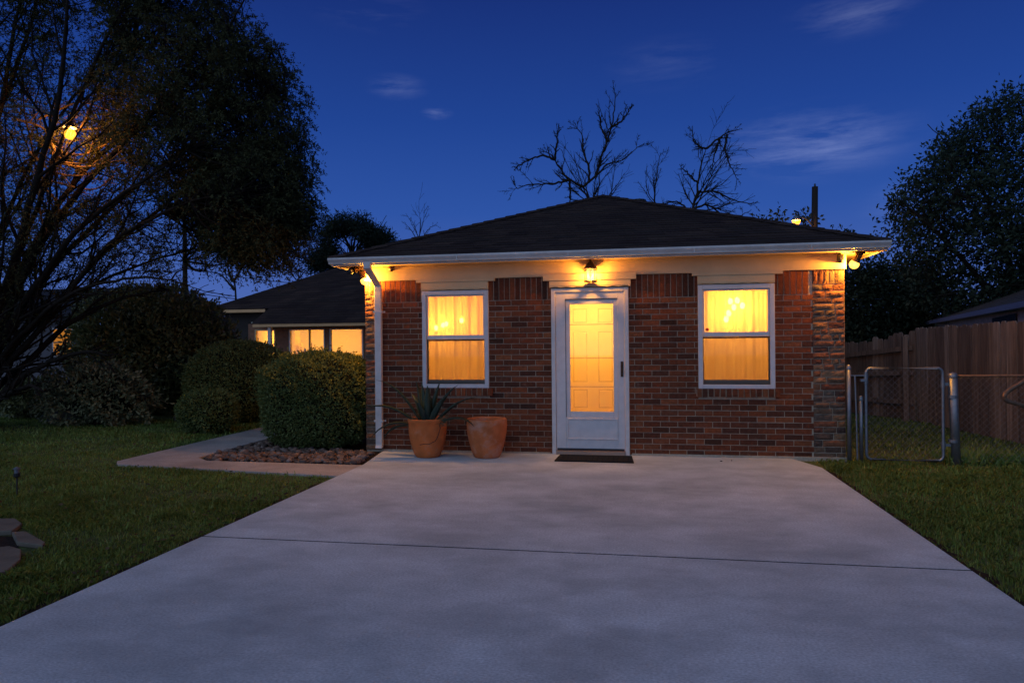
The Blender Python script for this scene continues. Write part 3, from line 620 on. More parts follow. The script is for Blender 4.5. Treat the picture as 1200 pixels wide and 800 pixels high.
m = MB(); m.sphere((spos[0], spos[1]-.026, spos[2]-.004), .02, 10, 6); m.build('lens', m_galv, t, smooth=True)

# door mat
dm = MB(); dm.slab([(-1.08, 8.98), (-.07, 8.96), (-.10, 9.46), (-1.06, 9.48)], .002, .016)
for i in range(14): dm.tube([(-1.0+.066*i, 9.0, .016), (-1.0+.066*i, 9.44, .016)], .005, 4)
tag(dm.build('doormat', m_mat, org=(-.57, 9.2, 0)), 'black rubber doormat lying flat before the storm door', 'doormat')

# pots
def pot(name, label, c, prof, mat, cracked=False):
    t = thing(name, label, 'pot', (c[0], c[1], 0))
    o = MB(); o.lathe((c[0], c[1], 0), prof, 40, False); b = o.build('pot_body', mat, t, smooth=True)
    if cracked:
        k = MB(); H = prof
        pts = []
        for i, (z, an) in enumerate(((.50, -.50), (.46, -.62), (.40, -.58), (.34, -.66), (.28, -.74), (.235, -.86), (.225, -1.0), (.20, -1.2), (.205, -1.5), (.19, -1.75))):
            r = np.interp(z, [p[1] for p in prof[:9]], [p[0] for p in prof[:9]])+.0005; pts.append((c[0]+r*math.cos(an), c[1]+r*math.sin(an), z))
        k.tube(pts, .0045, 4); k.build('crack', m_darkgap, b)
    s = MB(); s.lathe((c[0], c[1], 0), [(.001, prof[0][1]+.40), (.20, prof[0][1]+.40)], 30); s.build('soil', m_soil, t)
    return t
PA = [(.155, .004), (.178, .03), (.205, .10), (.238, .22), (.255, .33), (.258, .42), (.262, .47), (.272, .49), (.270, .515), (.262, .525), (.248, .52), (.244, .47), (.235, .40)]
PB = [(.165, .004), (.180, .02), (.205, .08), (.240, .20), (.262, .31), (.270, .39), (.272, .44), (.272, .49), (.266, .515), (.256, .52), (.246, .51), (.242, .46), (.238, .38)]
ca = (-2.83, 9.16); cb = (-2.02, 9.22)
pot('terracotta_pot', 'cracked orange terracotta pot holding the agave below the window', ca, PA, m_terra, True)
pot('terracotta_pot', 'empty terracotta pot with chalky stains beside the agave pot', cb, PB, m_terrab)
ag = thing('agave', 'dark spiky agave with long arching leaves growing in the cracked pot', 'plant', (ca[0], ca[1], .40))
lv = MB()
def blade(mb, base, d, L, w, droop, n=9):
    d = Vector(d).normalized(); p = Vector(base); s = d.cross(Vector((0, 0, 1))); s = s.normalized() if s.length > .05 else Vector((1, 0, 0)); vs = []
    for i in range(n+1):
        t = i/n; ww = w*(.55+1.3*t*(1-t))*(1-t**3)+.002; nn = s.cross(d)
        vs += [p-s*ww, p+nn*ww*-.45, p+s*ww, p+nn*(.012*(1-t)-ww*.25)]; p = p+d*L/n; d = (d+Vector((0, 0, -droop*(t+.2)/n*3))).normalized()
    mb.add(vs, [(4*i+j, 4*i+(j+1) % 4, 4*i+4+(j+1) % 4, 4*i+4+j) for i in range(n) for j in range(4)])
for i, (ax, az, L, dr) in enumerate([(-.95, 1.0, .92, .55), (-.62, 1.35, .92, .45), (-1.25, .55, .78, .75), (-.28, 1.5, .62, .2), (-.08, 1.6, .60, .1), (.12, 1.6, .58, .15), (.30, 1.5, .64, .2), (.55, 1.35, .72, .35), (.85, 1.1, .78, .35), (1.05, .8, .70, .6), (.02, 1.4, .50, .3), (-.4, 1.2, .55, .4), (.42, 1.2, .55, .4), (-1.2, .28, .70, .6), (.2, 1.0, .42, .5), (-.15, 1.1, .45, .5)]):
    y = random.uniform(-.5, .35); blade(lv, (ca[0]+ax*.06, ca[1]+y*.1, .40), (ax*1.15, y, az), L*1.05, .085, dr*1.35+.1)
lv.build('leaf', m_agave, ag, smooth=True)
N = 140; an = rng.uniform(-1.0, 1.2, N); C = np.stack([np.full(N, ca[0]+.16), np.full(N, ca[1]-.06), np.full(N, .46)], 1)+rng.normal(size=(N, 3))*.03; D = np.stack([np.cos(an)*1., np.sin(an)*.6-.3, rng.uniform(-.1, 1.1, N)], 1)
leafset('dry_tuft', C, D, rng.uniform(.12, .30, N), .005, m_dry, ag, .2)
N = 60; C = np.stack([np.full(N, ca[0]-.2), np.full(N, ca[1]-.08), np.full(N, .47)], 1)+rng.normal(size=(N, 3))*.04; D = rng.normal(size=(N, 3))+(-.3, -.3, .9)
leafset('dry_tuft', C, D, rng.uniform(.06, .16, N), .005, m_dry, ag, .2)

# ================================================================== shrubs
def shrub(name, label, c, rx, ry, h, mat, n, leaf, power=2.6, lump=.07, loose=0., flat=0., group=None, core=.86, stemh=.0):
    """clipped or loose shrub: thousands of small leaves on and under an uneven skin, over twigs"""
    t = thing(name, label, 'shrub', (c[0], c[1], -.03), group)
    ph = rng.uniform(0, 6, (6, 3)); fq = rng.uniform(2.2, 6.5, (6, 3))
    def rad(d):
        r = (np.abs(d[:, 0])**power+np.abs(d[:, 1])**power+np.abs(d[:, 2])**power)**(-1/power); w = np.zeros(len(d))
        for k in range(6): w += np.sin((d*fq[k]).sum(1)+ph[k, 0])*np.cos((d[:, [1, 2, 0]]*fq[k]).sum(1)*.7+ph[k, 1])
        return r*(1+lump*w/1.8)
    S = np.array([rx, ry, h*.52]); c0 = np.array([c[0], c[1], h*.48+stemh])
    d = rng.normal(size=(n, 3)); d /= np.linalg.norm(d, axis=1, keepdims=True); q = 1-np.abs(rng.normal(size=n))*(.06+loose)
    q = np.clip(q, .3, 1.0)+np.where(rng.random(n) < .04+loose*.6, rng.uniform(0, .05+loose*.8, n), 0)
    C = c0+d*(rad(d)*q)[:, None]*S; C[:, 2] = np.maximum(C[:, 2], .02+rng.uniform(0, .05, n))
    D = d*.8+rng.normal(size=(n, 3))*.8+(0, 0, .25)
    C_, D_, L_ = C, D, leaf*rng.uniform(.5, 1.6, n)
    ns = int(n/260); e = rng.normal(size=(ns, 3)); e[:, 2] = np.abs(e[:, 2])*.9; e /= np.linalg.norm(e, axis=1, keepdims=True); b0 = c0+e*rad(e)[:, None]*S; gd_ = e+rng.normal(size=e.shape)*.35+(0, 0, .5); gd_ /= np.linalg.norm(gd_, axis=1, keepdims=True); tt = rng.random((ns, 12)); Ls = rng.uniform(.05, .16, (ns, 1))*(leaf/.042)**.5
    C = (b0[:, None]+gd_[:, None]*(tt*Ls)[..., None]+rng.normal(size=(ns, 12, 3))*.006).reshape(-1, 3); D = (gd_[:, None]*.7+rng.normal(size=(ns, 12, 3))*.7).reshape(-1, 3)
    fc = np.concatenate([C_-c0, D]); fc = fc/np.linalg.norm(fc, axis=1, keepdims=True)*.8+np.array([0, 0, .5])
    L_ = np.concatenate([L_, leaf*rng.uniform(.5, 1.3, len(C))]); leafset('foliage', np.concatenate([C_, C]), np.concatenate([D_, D]), L_, leaf*.5*rng.uniform(.7, 1.3, len(L_)), mat, t, .1, fc)
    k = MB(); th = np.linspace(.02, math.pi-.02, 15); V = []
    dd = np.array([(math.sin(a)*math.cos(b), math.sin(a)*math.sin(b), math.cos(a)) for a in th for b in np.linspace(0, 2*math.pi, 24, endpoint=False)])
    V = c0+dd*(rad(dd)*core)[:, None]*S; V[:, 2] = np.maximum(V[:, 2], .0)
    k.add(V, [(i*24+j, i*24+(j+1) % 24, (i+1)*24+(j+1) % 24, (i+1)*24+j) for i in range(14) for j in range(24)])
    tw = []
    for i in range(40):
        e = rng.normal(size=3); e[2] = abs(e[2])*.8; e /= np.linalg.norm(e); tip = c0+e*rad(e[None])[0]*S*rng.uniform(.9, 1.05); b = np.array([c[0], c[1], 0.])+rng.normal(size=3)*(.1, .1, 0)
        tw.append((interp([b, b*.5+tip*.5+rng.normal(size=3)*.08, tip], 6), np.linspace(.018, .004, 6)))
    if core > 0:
        k.build('shade_core', m_core, t, smooth=True)  # added solid core under the leaves, blocks light through the bush
    twigs('stem', tw, m_barebark, t)
    return t
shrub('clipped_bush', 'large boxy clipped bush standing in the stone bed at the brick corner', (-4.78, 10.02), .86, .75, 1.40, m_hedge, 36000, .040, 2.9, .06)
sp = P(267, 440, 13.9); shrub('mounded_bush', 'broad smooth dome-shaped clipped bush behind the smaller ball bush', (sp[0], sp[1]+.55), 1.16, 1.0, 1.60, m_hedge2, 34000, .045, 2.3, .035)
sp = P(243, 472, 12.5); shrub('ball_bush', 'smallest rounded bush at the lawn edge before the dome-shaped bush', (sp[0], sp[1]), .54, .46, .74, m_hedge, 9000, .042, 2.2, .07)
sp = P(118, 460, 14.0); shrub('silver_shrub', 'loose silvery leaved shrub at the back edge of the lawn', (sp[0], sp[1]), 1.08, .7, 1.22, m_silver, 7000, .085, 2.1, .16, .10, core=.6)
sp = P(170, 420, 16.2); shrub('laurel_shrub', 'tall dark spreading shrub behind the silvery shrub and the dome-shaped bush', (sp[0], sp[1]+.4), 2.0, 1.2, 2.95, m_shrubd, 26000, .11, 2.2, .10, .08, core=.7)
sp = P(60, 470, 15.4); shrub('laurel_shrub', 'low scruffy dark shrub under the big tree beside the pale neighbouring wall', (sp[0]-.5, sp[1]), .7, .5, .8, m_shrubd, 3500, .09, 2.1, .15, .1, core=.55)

# boulders and flagstones
def rock(name, label, c, s, mat, seed, cat, group=None, flat=False):
    r = np.random.default_rng(seed); m = MB(); n, k = 12, 7; f = r.normal(size=(4, 3))*1.6; V = []
    for i in range(k+1):
        for j in range(n):
            a, b = math.pi*i/k, 2*math.pi*j/n; d = np.array([math.sin(a)*math.cos(b), math.sin(a)*math.sin(b), math.cos(a)]); q = 1+.14*np.sin(f@d*2).sum()*.5
            V.append(np.array(c)+d*q*np.array(s)+(0, 0, s[2]*.45))
    m.add(V, [(i*n+j, i*n+(j+1) % n, (i+1)*n+(j+1) % n, (i+1)*n+j) for i in range(k) for j in range(n)])
    return tag(m.build(name, mat, org=(c[0], c[1], c[2]), smooth=True), label, cat, group)
g = onZ(218, 494, -.03); rock('boulder', 'rounded grey boulder at the foot of the ball bush', g, (.26, .18, .16), m_boulder, 1, 'boulder')
g = onZ(274, 494, -.03); rock('boulder', 'small slanted boulder at the lawn edge below the dome-shaped bush', g, (.20, .12, .13), m_boulder, 5, 'boulder')
g = onZ(75, 497, -.03); rock('boulder', 'tan boulder at the foot of the silvery shrub', g, (.36, .22, .22), m_boulder, 7, 'boulder')
g = onZ(322, 505, -.03); rock('boulder', 'reddish stone lying by the path behind the boxy bush', g, (.16, .12, .08), m_stone, 9, 'boulder')
def flag(label, pts, z):
    q = [onZ(*p, -.03)[:2] for p in pts]; m = MB(); n = len(q); c = np.mean(q, axis=0)
    m.slab([tuple(p) for p in q], -.03, z); tag(m.build('flagstone', m_flag, org=(c[0], c[1], -.03), bevel=.008), label, 'flagstone')
flag('narrow flagstone farthest from the driveway end of the round lawn bed', [(-30, 612), (18, 612), (26, 618), (14, 627), (-30, 629)], .010)
flag('dark pointed flagstone jutting towards the driveway from the round bed', [(14, 628), (30, 627), (53, 640), (50, 644), (20, 640)], .008)
flag('broad pale flagstone on the near side of the round bed', [(-40, 652), (12, 646), (25, 650), (24, 662), (8, 676), (-40, 690)], .016)
m = MB(); q = [onZ(*p, -.03) for p in [(-60, 628), (15, 629), (22, 642), (10, 648), (-60, 652)]]; m.face([(a[0], a[1], -.022) for a in q]); tag(m.build('planting_soil', m_soil), kind='structure')
g = onZ(20, 582, -.03); t = thing('path_light', 'short dark stake light standing unlit in the lawn above the flagstones', 'path light', g)
m = MB(); m.tube([g, g+(0, 0, .20)], [.006, .008], 8); m.build('stake', m_black, t); m = MB(); m.lathe(g, [(.012, .20), (.03, .215), (.032, .245), (.012, .25)], 12, True); m.build('lamp_head', m_black, t); m = MB(); m.lathe(g, [(.024, .25), (.024, .29), (.038, .295), (.005, .315)], 12, True); m.build('lens', m_galv, t)

# river stones in the bed
protos = []
for k in range(7):
    r = np.random.default_rng(50+k); m = MB(); n, kk = 9, 5; f = r.normal(size=(4, 3))*1.5; V = []
    for i in range(kk+1):
        for j in range(n):
            a, b = math.pi*i/kk, 2*math.pi*j/n; d = np.array([math.sin(a)*math.cos(b), math.sin(a)*math.sin(b), math.cos(a)]); V.append(d*(1+.16*np.sin(f@d*2).sum()*.5))
    m.add(V, [(i*n+j, i*n+(j+1) % n, (i+1)*n+(j+1) % n, (i+1)*n+j) for i in range(kk) for j in range(n)])
    me = bpy.data.meshes.new('river_stone'); me.from_pydata([tuple(v) for v in m.v], [], m.f); me.materials.append(m_stone); me.polygons.foreach_set('use_smooth', [True]*len(me.polygons)); protos.append(me)
bed = [(-5.86, 8.66), (-5.62, 8.53), (-3.56, 8.49), (-3.68, 9.36), (-3.98, 9.5), (-4.2, 9.55), (-5.4, 9.6), (-5.88, 10.6), (-5.92, 9.4)]
placed = []
tries = 0
while len(placed) < 292 and tries < 20000:
    tries += 1; x, y = random.uniform(-5.95, -3.5), random.uniform(8.45, 10.6)
    if not inpoly(np.array([x]), np.array([y]), bed)[0]: continue
    s = random.uniform(.026, .056); lay = 0
    for (a, b, c) in placed:
        if math.hypot(a-x, b-y) < (s+c)*.62: lay += 1
    if lay > (1 if y < 9.5 else 0): continue
    o = bpy.data.objects.new('river_stone', random.choice(protos)); COL.objects.link(o)
    o.location = (x, y, -.018+s*.35+(.02 if lay else 0)+.01*random.random()); o.scale = (s*random.uniform(.85, 1.3), s*random.uniform(.7, 1.0), s*random.uniform(.5, .75)); o.rotation_euler = (random.uniform(-.3, .3), random.uniform(-.3, .3), random.uniform(0, 6.3))
    tag(o, 'brown rounded stone among many in the bed below the boxy bush', 'stone', 'stones in the planting bed'); placed.append((x, y, s))

m_pebble = M('bed_pebble', (.1, .07, .05), .8, .2, noise=(14, .3), island=[(.13, .070, .050), (.19, .13, .10), (.075, .052, .042), (.16, .09, .06), (.10, .062, .047)])
m = MB(); k = 0
while k < 700:
    x, y = random.uniform(-5.95, -3.5), random.uniform(8.45, 10.4)
    if not inpoly(np.array([x]), np.array([y]), bed)[0]: continue
    me = random.choice(protos); q = Euler((random.uniform(-.4, .4), random.uniform(-.4, .4), random.uniform(0, 6.3))).to_matrix(); a = random.uniform(.018, .038); b = len(m.v)
    for v in me.vertices: w = q @ Vector((v.co.x*a*1.2, v.co.y*a, v.co.z*a*.6)); m.v.append((x+w.x, y+w.y, -.012+a*.3+w.z))
    for f in me.polygons: m.f.append(tuple(b+i for i in f.vertices)); m.m.append(0)
    k += 1
tag(m.build('pebbles', m_pebble, smooth=True), kind='stuff')

# ================================================================== REAR HOUSE
RY = 24.
rh = thing('ranch_house', 'low main house behind the bushes with dark hip roof and row of lit windows', 'house', (-9, RY, 0))
ea = onY(298, 379, RY-.6); eb = onY(428, 380, RY-.6); ze = (ea[2]+eb[2])/2; X0 = ea[0]
UY = RY+.55; ec = onY(241, 363.5, UY); X1 = ec[0]; zc = ec[2]; SLP = (zc-ze)/(UY-RY+.74)
w_l = onY(300, 395, RY)[0]
def rwx(px): return onY(px, 395, RY)[0]
zt_ = onY(360, 385.5, RY)[2]; zb_ = .75
rhole = [(rwx(299), rwx(323), zb_, zt_), (rwx(339), rwx(381), zb_, zt_), (rwx(386.5), rwx(426), zb_, zt_)]
m = MB(); wall_slab(m, X0-.6, -4.3, -.03, ze+.05, RY, RY+.2, rhole); m.build('wall', M('rear_brick', (.24, .12, .075), .85, .15, noise=(9, .35)), rh)
m = MB(); m.box(X0-.62, X0-.42, RY+.25, 34, -.03, 2.4); m.box(X0-.6, -4.4, RY+3.0, RY+3.1, -.03, 2.5); m.box(X0-.4, -4.4, RY+.21, RY+3.0, 2.1, 2.15); m.box(X0-.4, -4.4, RY+.21, RY+3.0, -.02, .0); m.box(-4.6, -4.4, RY+.21, RY+2.99, 0.01, 2.09)
m.build('room_lining', m_plaster, rh)
for i, h in enumerate(rhole):
    f = B('window', m_white if i else m_cream, rh, (h[0], h[0]+.05, RY-.03, RY+.08, h[2], h[3]), (h[1]-.05, h[1], RY-.03, RY+.08, h[2], h[3]), (h[0]+.05, h[1]-.05, RY-.03, RY+.08, h[3]-.04, h[3]))
    B('pane', m_glass, f, (h[0]+.05, h[1]-.05, RY+.02, RY+.03, h[2], h[3]-.04))
    if i == 1: B('mullion', m_rail, f, ((h[0]+h[1])/2+.07, (h[0]+h[1])/2+.13, RY-.02, RY+.06, h[2], h[3]-.04)); B('curtain', m_curtain, f, (h[0]+.07, h[0]+.30, RY+.3, RY+.31, h[2]-.1, h[3]+.1))
    if i == 2: B('curtain', m_curtain, f, (h[1]-.22, h[1]-.02, RY+.3, RY+.31, h[2]-.1, h[3]+.1))
m = MB(); px = rwx(325.5); m.box(px-.06, px+.06, RY-.62, RY-.5, -.03, ze-.06); m.build('porch_post', m_white, rh)
m_warmfascia = M('warm_lit_fascia', (.78, .44, .20), .6, .3, noise=(4, .1))  # orange in the paint stands for warm light on the eave boards
B('fascia', m_warmfascia, rh, (X0, -4.3, RY-.72, RY-.70, ze-.09, ze+.02), (X0, -4.3, RY-.69, RY-.01, ze-.06, ze-.03), bevel=.004)
xe = onY(311, 366, UY)[0]
B('fascia', m_warmfascia, rh, (X1, xe, UY-.03, UY, zc-.11, zc+.0), (X1+.02, xe-.02, UY+.001, UY+.5, zc-.10, zc-.08))
B('wall', M('dark_siding', (.05, .04, .035), .8, .2, noise=(4, .2)), rh, (X1+.5, X0-.61, UY+.5, UY+.7, -.03, zc-.02))
q0 = np.array([X0-.05, RY-.75, ze+.022]); q1 = np.array([-3.95, RY-.75, ze+.022]); p0 = np.array([X1-.03, UY-.04, zc+.022]); p1 = np.array([X0-.05, UY-.04, zc+.022])
nrm_ = np.cross(q1-q0, p0-q0); r_ = ray(473, 289); rl = EYE+r_*(((q0-EYE)@nrm_)/(r_@nrm_)); rr_ = rl+(9, 0, 0)
m = MB(); m.add([q0, q1, rr_, rl, p0, p1, np.array([X1-.03, rl[1]*2-UY, zc])], [(0, 1, 2, 3, 4, 5), (4, 3, 6)])
shingle_face(m, p0, q1+(p0-q0)*(0, 1, 1), rr_, rl, 28, .5); shingle_face(m, q0, q1, q1+(p0-q0)*(0, 1, 1), p1, 6, .5)
m.build('roof', m_shingle, rh)
for i, (px, s) in enumerate(((349, .9), (352, 1.2), (357.5, .8), (364, 1.3))):
    v = onY(px, 401, RY+.6); k = MB(); k.lathe((v[0], v[1], 1.05), [(.05*s, 0), (.085*s, .12), (.07*s, .25), (.035*s, .34), (.045*s, .42*s)], 12, True); tag(k.build('vase', m_brass, org=(v[0], v[1], 1.05), smooth=True), ['small brown vase on the sill of the rear house', 'wide brown vase on the sill of the rear house', 'short slim vase on the sill of the rear house', 'tall brown vase on the sill of the rear house'][i], 'vase')
tag(B('console_table', m_rail, None, (rwx(343), rwx(372), RY+.45, RY+.75, .98, 1.048)), 'narrow brown console table behind the rear house window', 'table')
for px, w in ((330, 16), (362, 45), (405, 45)):
    l = bpy.data.lights.new('room_lamp', 'POINT'); l.energy = w*1.15; l.color = (1., .44, .02); l.shadow_soft_size = .15; o = bpy.data.objects.new('room_lamp', l); COL.objects.link(o); v = onY(px, 384, RY+1.4); o.location = (v[0], RY+1.4, 1.7)

# neighbours
nh = thing('neighbour_house', 'pale neighbouring house half hidden behind the big left tree with orange lit window', 'house', tuple(P(40, 470, 24)*np.array([1, 1, 0])))
A = P(-60, 400, 23); Bp = P(112, 400, 25); yv = Bp[1]
m = MB(); m.box(A[0]-3, Bp[0], yv, yv+.2, -.03, 2.75); m.build('wall', m_stucco, nh)
wp = onY(63, 386, yv-.04); wq = onY(84, 416, yv-.04); f = B('window', m_white, nh, (wp[0]-.05, wq[0]+.05, yv-.05, yv-.003, wq[2]-.05, wp[2]+.05)); B('pane', EM('lit_pane', (1., .36, .05), .42), f, (wp[0], wq[0], yv-.06, yv-.051, wq[2], wp[2])); B('glazing_bar', m_rail, f, (wp[0], wq[0], yv-.068, yv-.061, (wp[2]+wq[2])/2-.02, (wp[2]+wq[2])/2+.02))
pk = onY(100, 338, yv+3); m = MB(); m.add([(A[0]-3, yv-.5, 2.7), (Bp[0]+.5, yv-.5, 2.7), (Bp[0]+.2, yv+3, pk[2]), (A[0]-3, yv+3, pk[2]), (A[0]-3, yv-.5, 2.6), (Bp[0]+.5, yv-.5, 2.6), (Bp[0]+.5, yv+6.5, 2.6), (Bp[0]+.5, yv+6.5, 2.7)], [(0, 1, 2, 3), (0, 4, 5, 1), (1, 5, 6, 7), (1, 7, 2)]); m.build('roof', M('grey_shingle', (.03, .028, .032), .9, .15, noise=(20, .3)), nh)

nr_ = thing('neighbour_house', 'neighbouring brick house with blue grey eave beyond the wooden fence', 'house', tuple(P(1180, 470, 19)*np.array([1, 1, 0])))
zE = 2.42
def atz(px, py, z): r = ray(px, py); return EYE+r*((z-CH)/r[2])
E0 = atz(1069, 380, zE); E1 = atz(1300, 331, zE); dv = (E1-E0)/np.linalg.norm(E1-E0); nv = np.array([-dv[1], dv[0], 0]); nv = nv*np.sign(nv@np.array([1, 1, 0])); 
R0 = E0+dv*2.6+nv*4.6+(0, 0, 2.15); 
sil = P(1290, 303, np.linalg.norm(E0)*.8)
R0 = sil; R1 = R0+dv*8
m = MB(); m.add([E0, E1+dv*4, R1, R0, E0+nv*9], [(0, 1, 2, 3), (0, 3, 4)]); shingle_face(m, E0, E1+dv*4, R1, R0, 24, .5); m.build('roof', M('worn_shingle', (.07, .06, .055), .95, .1, noise=(30, .4), big=(.8, .25)), nr_)
m = MB(); lo = np.array([0, 0, -.15]); m.add([E0-nv*.02, E1+dv*4-nv*.02, E1+dv*4-nv*.02+lo, E0-nv*.02+lo, E0+nv*.29+lo, E1+dv*4+nv*.29+lo], [(0, 1, 2, 3), (3, 2, 5, 4)]); m.build('fascia', m_bluefas, nr_)
a = E0+nv*.3+dv*.7; b = E1+nv*.3+dv*4
m = MB(); m.add([(a[0], a[1], -.03), (b[0], b[1], -.03), (b[0], b[1], zE-.15), (a[0], a[1], zE-.15), *(tuple(p) for p in [(a+nv*5)*np.array([1, 1, 0])+(0, 0, -.03), (a+nv*5)*np.array([1, 1, 0])+(0, 0, zE-.15)])], [(0, 1, 2, 3), (4, 0, 3, 5)]); m.build('wall', m_hbrick, nr_)
def onwall(px, py):
    r = ray(px, py); o = a-nv*.03; s = ((o-EYE)@nv)/(r@nv); return EYE+r*s
wpts = [onwall(1164, 373), onwall(1191, 367), onwall(1191, 400), onwall(1164, 402)]
m = MB(); m.add(wpts+[p-nv*.03 for p in wpts], [(4, 5, 6, 7), (0, 1, 5, 4), (1, 2, 6, 5), (3, 0, 4, 7)]); m.build('window', M('dark_pane', (.03, .035, .06), .15, .5), nr_)

# ================================================================== FENCES AND GATE
def plank_fence(label, pa, pb, ha, hb, front=True, jag=.02, gapp=.006, w=.135):
    pa, pb = np.array(pa), np.array(pb); L = np.linalg.norm(pb-pa); d = (pb-pa)/L; nn = np.array([-d[1], d[0]]); 
    if nn@(-pa) < 0: nn = -nn
    t = thing('wooden_fence', label, 'fence', (pa[0], pa[1], -.03)); m = MB(); x = 0.
    while x < L:
        ww = w*random.uniform(.85, 1.1); h = ha+(hb-ha)*x/L+random.uniform(-jag, jag); lean = random.uniform(-.012, .012); off = (.0 if front else -.03)+random.uniform(-.006, .006)
        def q(u, n_, z): p = pa+d*(u+lean*z)+nn*(n_); return (p[0], p[1], z)
        out = [(x, -.02), (x+ww, -.02), (x+ww, h-.04), (x+ww-.03, h), (x+.03, h), (x, h-.04)]; n = len(out)
        m.add([q(u, off+.01, z) for u, z in out]+[q(u, off-.01, z) for u, z in out], [tuple(range(n)), tuple(range(2*n-1, n-1, -1))]+[(i, n+i, n+(i+1) % n, (i+1) % n) for i in range(n)]); x += ww+random.uniform(.2, 1.6)*gapp
    m.build('picket_panel', m_wood, t)
    s = -1 if front else 1
    for k in ((.35, .95, 1.45) if ha > 1.6 else (.35, .78, 1.22)):
        r_ = MB(); za = k*ha/1.75 if ha > 1.6 else k; zb = za*hb/ha
        p = [(pa+nn*s*.022, za), (pb+nn*s*.022, zb), (pb+nn*s*.06, zb), (pa+nn*s*.06, za)]
        r_.add([(c[0], c[1], z-.045) for c, z in p]+[(c[0], c[1], z+.045) for c, z in p], [(3, 2, 1, 0), (4, 5, 6, 7), (0, 1, 5, 4), (1, 2, 6, 5), (2, 3, 7, 6), (3, 0, 4, 7)]); r_.build('rail', m_wood, t)
    for u in np.arange(.1, L, 2.2):
        c = pa+d*u+nn*s*.11; r_ = MB(); hh = (ha+(hb-ha)*u/L)-.06; r_.box(c[0]-.045, c[0]+.045, c[1]-.045, c[1]+.045, -.03, hh); r_.build('post', m_wood, t)
fB = onZ(1076, 494, -.03)[:2]; fA = onZ(1200, 521, -.03)[:2]; fA2 = fA+(fA-fB)*1.2; fC = onZ(1000, 484, -.03)[:2]
plank_fence('tall weathered plank fence with dog-eared boards nearest the right edge', fA2, fB, 1.86, 1.74)
plank_fence('lower leaning plank fence with its rails showing farther back behind the gate', fB+(-.05, .05), fC+(fC-fB)*.5, 1.66, 1.36, front=False, jag=.05, gapp=.012)
# post caps, gate
GY = 9.52
def post(name, label, px, ytop, r, lean=0., mat=m_galv, Y=GY, cap=True, group=None):
    b = onY(px, 540, Y); zt = onY(px, ytop, Y)[2]; t = thing(name, label, 'post', (b[0], Y, -.03), group)
    m = MB(); m.tube([(b[0], Y, -.03), (b[0]+lean*.5, Y, zt*.5), (b[0]+lean, Y, zt-.03)], r, 14); m.build('pole', mat, t, smooth=True)
    if cap: m = MB(); m.lathe((b[0]+lean, Y, zt-.035), [(r+.004, -.02), (r+.006, 0), (r*1.02, .02), (r*.6, .04), (.002, .047)], 14); m.build('cap', mat, t, smooth=True)
    return b[0]
p1 = post('fence_post', 'round galvanised fence post standing against the brick corner', 995.5, 428, .026)
p2 = post('gate_post', 'short galvanised post between the brick corner and the gate frame', 1009.5, 464, .024, Y=GY+.03)
p3 = post('terminal_post', 'thick leaning galvanised post with domed cap at the gate hinge side', 1120.5, 437, .052, lean=-.03)
r_ = onY(1003, 440, GY-.02); m = MB(); m.tube([(r_[0]-.012, GY-.02, r_[2]), (r_[0], GY-.022, .6), (r_[0]+.01, GY-.02, -.03)], .011, 6); tag(m.build('tension_bar', m_galv, org=(r_[0], GY, -.03)), 'thin pale bar leaning upright beside the corner fence post', 'bar')
gx0 = onY(1015, 480, GY)[0]; gx1 = onY(1105, 480, GY)[0]; gz1 = onY(1060, 431, GY)[2]; gz0 = onY(1060, 539, GY)[2]
gate = thing('chain_link_gate', 'galvanised chain link gate with rounded tube frame standing closed beside the house', 'gate', ((gx0+gx1)/2, GY, gz0))
def rrect(x0, x1, z0, z1, r, y):
    out = []
    for cx, cz, a0 in ((x1-r, z1-r, 0), (x0+r, z1-r, 90), (x0+r, z0+r, 180), (x1-r, z0+r, 270)):
        for k in range(6): t = R(a0+18*k); out.append((cx+r*math.cos(t), y, cz+r*math.sin(t)))
    return out+[out[0]]
m = MB(); m.tube(rrect(gx0, gx1, gz0, gz1, .07, GY), .0185, 10, cap=False); m.build('gate_frame', m_galv, gate, smooth=True)
def chain(x0, x1, z0, z1, y, pitch=.056, r=.0014):
    mb = MB(); s = pitch*math.sqrt(2); W_, H_ = x1-x0, z1-z0; n = int((W_+H_)/s)+2; c = 0
    for k in range(-int(H_/s)-1, int(W_/s)+2):
        for sg in (1, -1):
            u0 = k*s; pts = []
            ta, tb = max(0, -u0), min(H_, W_-u0)
            if tb <= ta: continue
            za, zb = (z0+ta, z0+tb) if sg > 0 else (z1-ta, z1-tb)
            mb.tube([(x0+u0+ta, y+.002*sg, za), (x0+u0+tb, y+.002*sg, zb)], r, 3, cap=False)
    return mb
chain(gx0+.01, gx1-.01, gz0+.01, gz1-.01, GY).build('wire_mesh', m_wire, gate)
m = MB()
for z in (gz0+.18, gz1-.22): m.box(gx1-.02, p3-.02, GY-.006, GY+.006, z, z+.035); m.tube([(gx1, GY, z-.03), (gx1, GY, z+.06)], .027, 8)
m.build('hinge', m_galv, gate)
m = MB(); zl = gz1-.1; m.box(p1, gx0, GY-.012, GY-.004, zl, zl+.012); m.tube([(gx0, GY, zl-.10), (gx0, GY, zl+.04)], .026, 8); m.box(gx0-.07, gx0-.01, GY-.03, GY+.03, zl-.07, zl-.04); m.build('latch', m_galv, gate)
cf = thing('chain_link_fence', 'chain link fence with rusty top rail running right from the thick post', 'fence', (p3, GY, -.03))
zr = onY(1165, 440.5, GY)[2]; m = MB(); m.tube([(p3+.03, GY, zr), (p3+3.2, GY, zr+.02)], .0165, 8); m.build('top_rail', m_rust, cf, smooth=True)
chain(p3+.06, p3+3.0, .0, zr-.005, GY+.018).build('wire_mesh', m_wire, cf)
